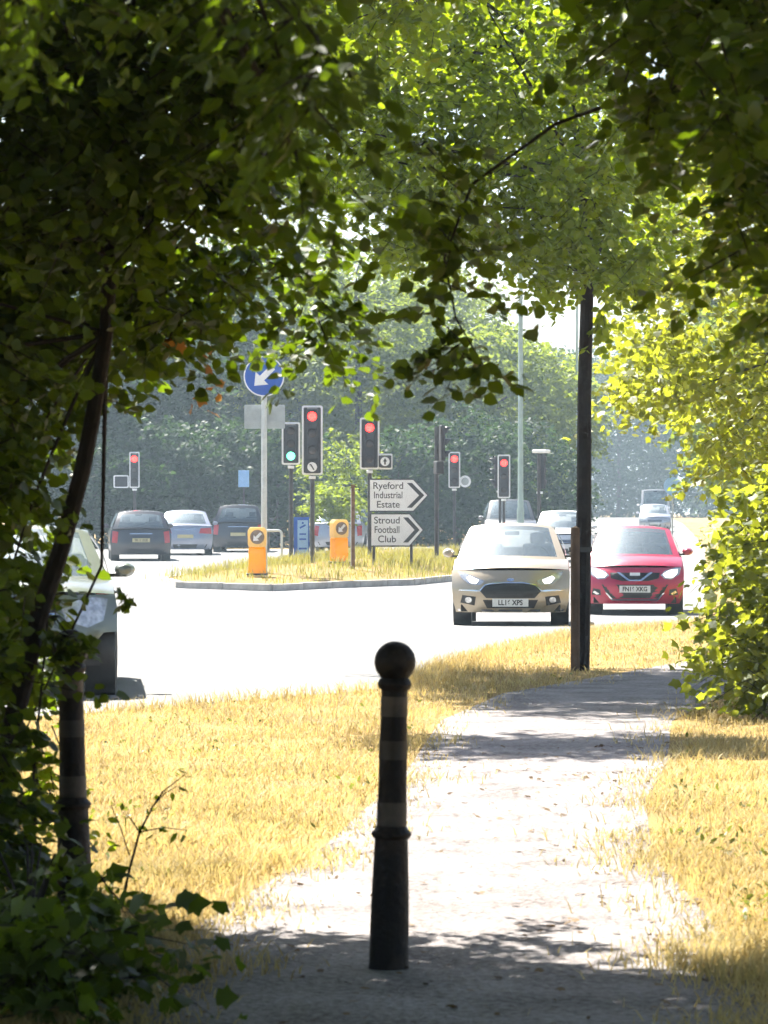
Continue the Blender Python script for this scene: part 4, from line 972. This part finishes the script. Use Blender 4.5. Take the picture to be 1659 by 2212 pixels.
    def plate_(z, y, mk, txt, rear=False):
        a = MB(); sg = 1 if rear else -1
        a.box((0, y + sg * .012, z), (.52, .012, .115)); pl = a.build('number_plate', M[mk], T, smooth=False)
        if txt: text(txt, .105, M['ink'], pl, (0, y + sg * .0195, z - .002), rot=(math.pi / 2, 0, math.pi if rear else 0), bold=.003, sx=.86)
    if style == 'fiesta':
        gr = patch('grille', [(-.44, .50), (-.36, .585), (-.20, .615), (.20, .615), (.36, .585), (.44, .50), (.35, .40), (-.35, .40)], 'trim', .006); bars(gr, -.37, .37, .43, .59, 5, 'ink', .016)
        patch('grille_surround', [(-.46, .50), (-.37, .60), (-.2, .632), (.2, .632), (.37, .60), (.46, .50), (.44, .50), (.36, .585), (.2, .615), (-.2, .615), (-.36, .585), (-.44, .50)], 'chrome', .012)
        both('headlight', [(.37, .645), (.44, .585), (.60, .60), (.72, .69), (.765, .785), (.62, .745), (.48, .695)], 'lamp_glass', .008); both('headlight_bulb', [(.46, .66), (.50, .61), (.58, .62), (.64, .69), (.60, .72)], 'lamp_lit', .014)
        patch('lower_intake', [(-.40, .375), (.40, .375), (.34, .255), (-.34, .255)], 'trim', .005)
        both('fog_light_recess', [(.50, .42), (.70, .44), (.73, .33), (.52, .29)], 'trim', .005); both('fog_light', ell(.61, .37, .05, .045, 12), 'lamp_glass', .014)
        patch('bumper_lip', [(-.78, .235), (.78, .235), (.76, .205), (-.76, .205)], 'chrome', .012)
        both('bumper_trim', [(.44, .50), (.50, .52), (.74, .52), (.76, .505), (.5, .495)], 'chrome', .008)
        patch('badge', ell(0, .665, .055, .024), 'chrome', .010)
        plate_(.335, Ff(0, .335) - .006, 'plate_w', plate)
    elif style == 'micra':
        gr = patch('grille', [(-.42, .715), (.42, .715), (.40, .62), (.22, .575), (-.22, .575), (-.40, .62)], 'trim', .006); bars(gr, -.35, .35, .61, .70, 3, 'ink', .014)
        for sg in (1, -1):
            v = [(.255, .725), (.31, .725), (.11, .575), (0, .575), (0, .600), (.095, .600)]
            patch('grille_chrome', v if sg > 0 else sym(v), 'chrome', .022)
        patch('badge', [(-.085, .665), (.085, .665), (.085, .715), (-.085, .715)], 'plate_w', .026)
        both('headlight', [(.43, .67), (.50, .61), (.62, .60), (.745, .68), (.785, .80), (.68, .80), (.50, .745)], 'lamp_glass', .008); both('headlight_bulb', [(.47, .69), (.52, .635), (.63, .63), (.71, .70), (.72, .77), (.58, .755)], 'lamp_lit', .014)
        patch('lower_intake', [(-.56, .515), (.56, .515), (.50, .40), (.38, .285), (-.38, .285), (-.50, .40)], 'trim', .005)
        patch('bumper_lip', [(-.50, .375), (-.47, .375), (-.37, .27), (.37, .27), (.47, .375), (.50, .375), (.39, .245), (-.39, .245)], 'chrome', .014)
        both('fog_light_recess', [(.58, .43), (.70, .45), (.73, .34), (.57, .33)], 'trim', .004); both('fog_light', [(.60, .36), (.68, .41), (.71, .38), (.64, .34)], 'chrome', .012)
        plate_(.44, Ff(0, .44) - .008, 'plate_w', plate)
    elif style == 'suv':
        gr = patch('grille', [(-.42, .82), (.42, .82), (.36, .62), (-.36, .62)], 'trim', .006); bars(gr, -.38, .38, .64, .80, 3, 'chrome', .014)
        both('headlight', [(.44, .76), (.48, .66), (.66, .60), (.80, .66), (.835, .84), (.72, .86), (.56, .83)], 'lamp_glass', .008)
        patch('lower_intake', [(-.52, .44), (.52, .44), (.46, .30), (-.46, .30)], 'trim', .005); plate_(.50, Ff(0, .50) - .008, 'plate_w', plate)
    elif style in ('plain', 'van'):
        k = zn / .80
        gr = patch('grille', [(-.40, .66 * k), (.40, .66 * k), (.36, .54 * k), (-.36, .54 * k)], 'trim', .006); bars(gr, -.36, .36, .56 * k, .65 * k, 2, 'chrome', .012)
        both('headlight', [(.44, .66 * k), (.50, .58 * k), (.70, .60 * k), (.78, .72 * k), (.62, .71 * k)], 'lamp_glass', .008)
        patch('lower_intake', [(-.60, .42), (.60, .42), (.52, .25), (-.52, .25)], 'trim', .005); plate_(.46, Ff(0, .46) - .008, 'plate_w', plate)
    # rear
    q = zd - .02
    if tail == 'tall': both('tail_light', [(hW * .78, q - .40), (hW * .95, q - .38), (hW * .93, q - .03), (hW * .74, q - .06)], 'tail', .008, rear=True)
    else: both('tail_light', [(hW * .50, q - .24), (hW * .95, q - .26), (hW * .93, q - .06), (hW * .55, q - .08)], 'tail', .008, rear=True)
    patch('rear_bumper_trim', [(-hW * .8, .36), (hW * .8, .36), (hW * .72, .24), (-hW * .72, .24)], 'trim', .006, rear=True)
    patch('boot_strip', [(-.34, q - .13), (.34, q - .13), (.34, q - .10), (-.34, q - .10)], 'chrome', .012, rear=True)
    zpl = .62 if zd > .85 else .55; plate_(zpl, Rf(0, zpl) + .006, 'plate_y', rear_plate, rear=True)
    # door mirrors
    for sg in (-1, 1):
        a = MB(); a.lathe([(1e-5, -.09), (.05, -.08), (.078, -.02), (.08, .03), (.065, .045), (1e-5, .05)], 14, axis='Y'); mo = a.build('wing_mirror', P_, T)
        mo.location = (sg * (hW + .075), yc + .30, zc + .06); mo.scale = (1.15, 1, .85)
        a = MB(); a.box((0, 0, 0), (.16, .04, .03)); s_ = a.build('mirror_stalk', M['trim'], T, smooth=False); s_.location = (sg * (hW + .0), yc + .31, zc + .01)
        a = MB(); a.box((sg * (hW + .002), (yc + yb) / 2 + .05, zc - .17), (.03, .17, .025)); a.build('door_handle', P_, T, bevel=.008)
    return T

def place(x, d): return ((x - CX) * d / F_PX, d, gz(d) + .004)
car(place(1103, 49.5), math.radians(-3), 'bronze silver hatchback with a wide dark grille coming down the road', 'paint_bronze', style='fiesta', plate='LL16 XPS', Wd=1.72, H=1.44, group='cars coming towards the path')
car(place(1372, 57.6), math.radians(-4), 'red hatchback with a chrome V grille behind the slim tree trunk', 'paint_red', L=3.8, Wd=1.66, H=1.46, zn=.80, zc=1.0, yc=.88, yr1=1.62, yr2=3.2, yb=3.6, style='micra', plate='FN16 XKG', wb=(.74, 3.2), group='cars coming towards the path')
car(place(22, 29.3), math.radians(5), 'dark green car half hidden by the left foliage', 'paint_green', L=4.3, Wd=1.84, H=1.44, zn=.88, zc=1.02, yc=1.05, yr1=1.8, yr2=3.7, yb=4.1, zd=1.0, wheel=.35, wb=(.72, 3.4), tw_=.225, clear=.26, style='suv', plate=None, group='cars coming towards the path', steer=math.radians(-4), lift=.30)
PI = math.pi
def rear(x, d, L): p = place(x, d); return (p[0], d + L, p[2])
car(rear(272, 102, 4.6), PI + .10, 'black estate car waiting with its tail lamps to us, leftmost of the queue', 'paint_black', L=4.6, Wd=1.82, H=1.48, yc=1.15, yr1=2.0, yr2=4.0, yb=4.45, wb=(.9, 3.7), zd=.95, group='cars queuing at the left', rear_plate='YK12 ZGE')
car(rear(386, 112, 4.5), PI + .05, 'silver blue saloon just right of the black estate car', 'paint_navy', L=4.5, Wd=1.80, H=1.45, yc=1.15, yr1=1.95, yr2=3.35, yb=3.95, wb=(.85, 3.6), zd=.98, tail='wide', group='cars queuing at the left')
car(rear(520, 118, 4.3), PI - .02, 'dark tall car partly behind the tall white pole', 'paint_black', L=4.3, Wd=1.82, H=1.62, zn=.88, zc=1.05, zd=1.02, yc=1.05, yr1=1.8, yr2=3.8, yb=4.15, wb=(.85, 3.5), wheel=.33, group='cars queuing at the left')
car(rear(768, 118, 4.2), PI - .15, 'pale silver car seen behind the direction sign posts', 'paint_silver', L=4.2, Wd=1.76, H=1.5, yc=1.0, yr1=1.75, yr2=3.5, yb=4.0, wb=(.8, 3.4), group='cars queuing at the left')
car(place(1105, 116), .0, 'grey van roof showing behind the bronze hatchback', 'paint_grey', L=4.6, Wd=1.84, H=1.80, zn=.95, zc=1.15, zd=1.1, yc=.95, yr1=1.6, yr2=4.2, yb=4.5, wb=(.85, 3.7), wheel=.33, style='plain', group='cars coming towards the path')
car(place(1216, 100), -.05, 'white car showing between the bronze hatchback and the tree trunk', 'paint_white', group='cars coming towards the path')
car(place(1416, 214), -.08, 'distant white van on the far stretch of road', 'paint_white', L=5.2, Wd=2.0, H=2.35, zn=1.15, zc=1.35, zd=1.4, yc=.75, yr1=1.35, yr2=5.0, yb=5.1, wb=(.9, 4.2), wheel=.34, roof=.75, style='van', cat='van', group='distant traffic', name='van')
car(place(1415, 186), -.08, 'distant pale car in front of the white van', 'paint_silver', group='distant traffic')

# ---------------------------------------------------------------- summer haze over the junction
hz = MB(); hz.box((0, 610, 14.5), (2600, 2100, 33.0))
hm = bpy.data.materials.new('haze'); t, N, Lk = nodes(hm)
o_ = N('ShaderNodeOutputMaterial'); pv = N('ShaderNodeVolumePrincipled')
pv.inputs['Color'].default_value = (0.66, 0.85, 1.0, 1); pv.inputs['Density'].default_value = 0.0006; pv.inputs['Anisotropy'].default_value = 0.3
Lk(pv.outputs[0], o_.inputs['Volume'])
ho = hz.build('haze', hm, smooth=False); tag(ho, 'thin bluish summer haze over the whole junction', 'haze', kind='stuff')
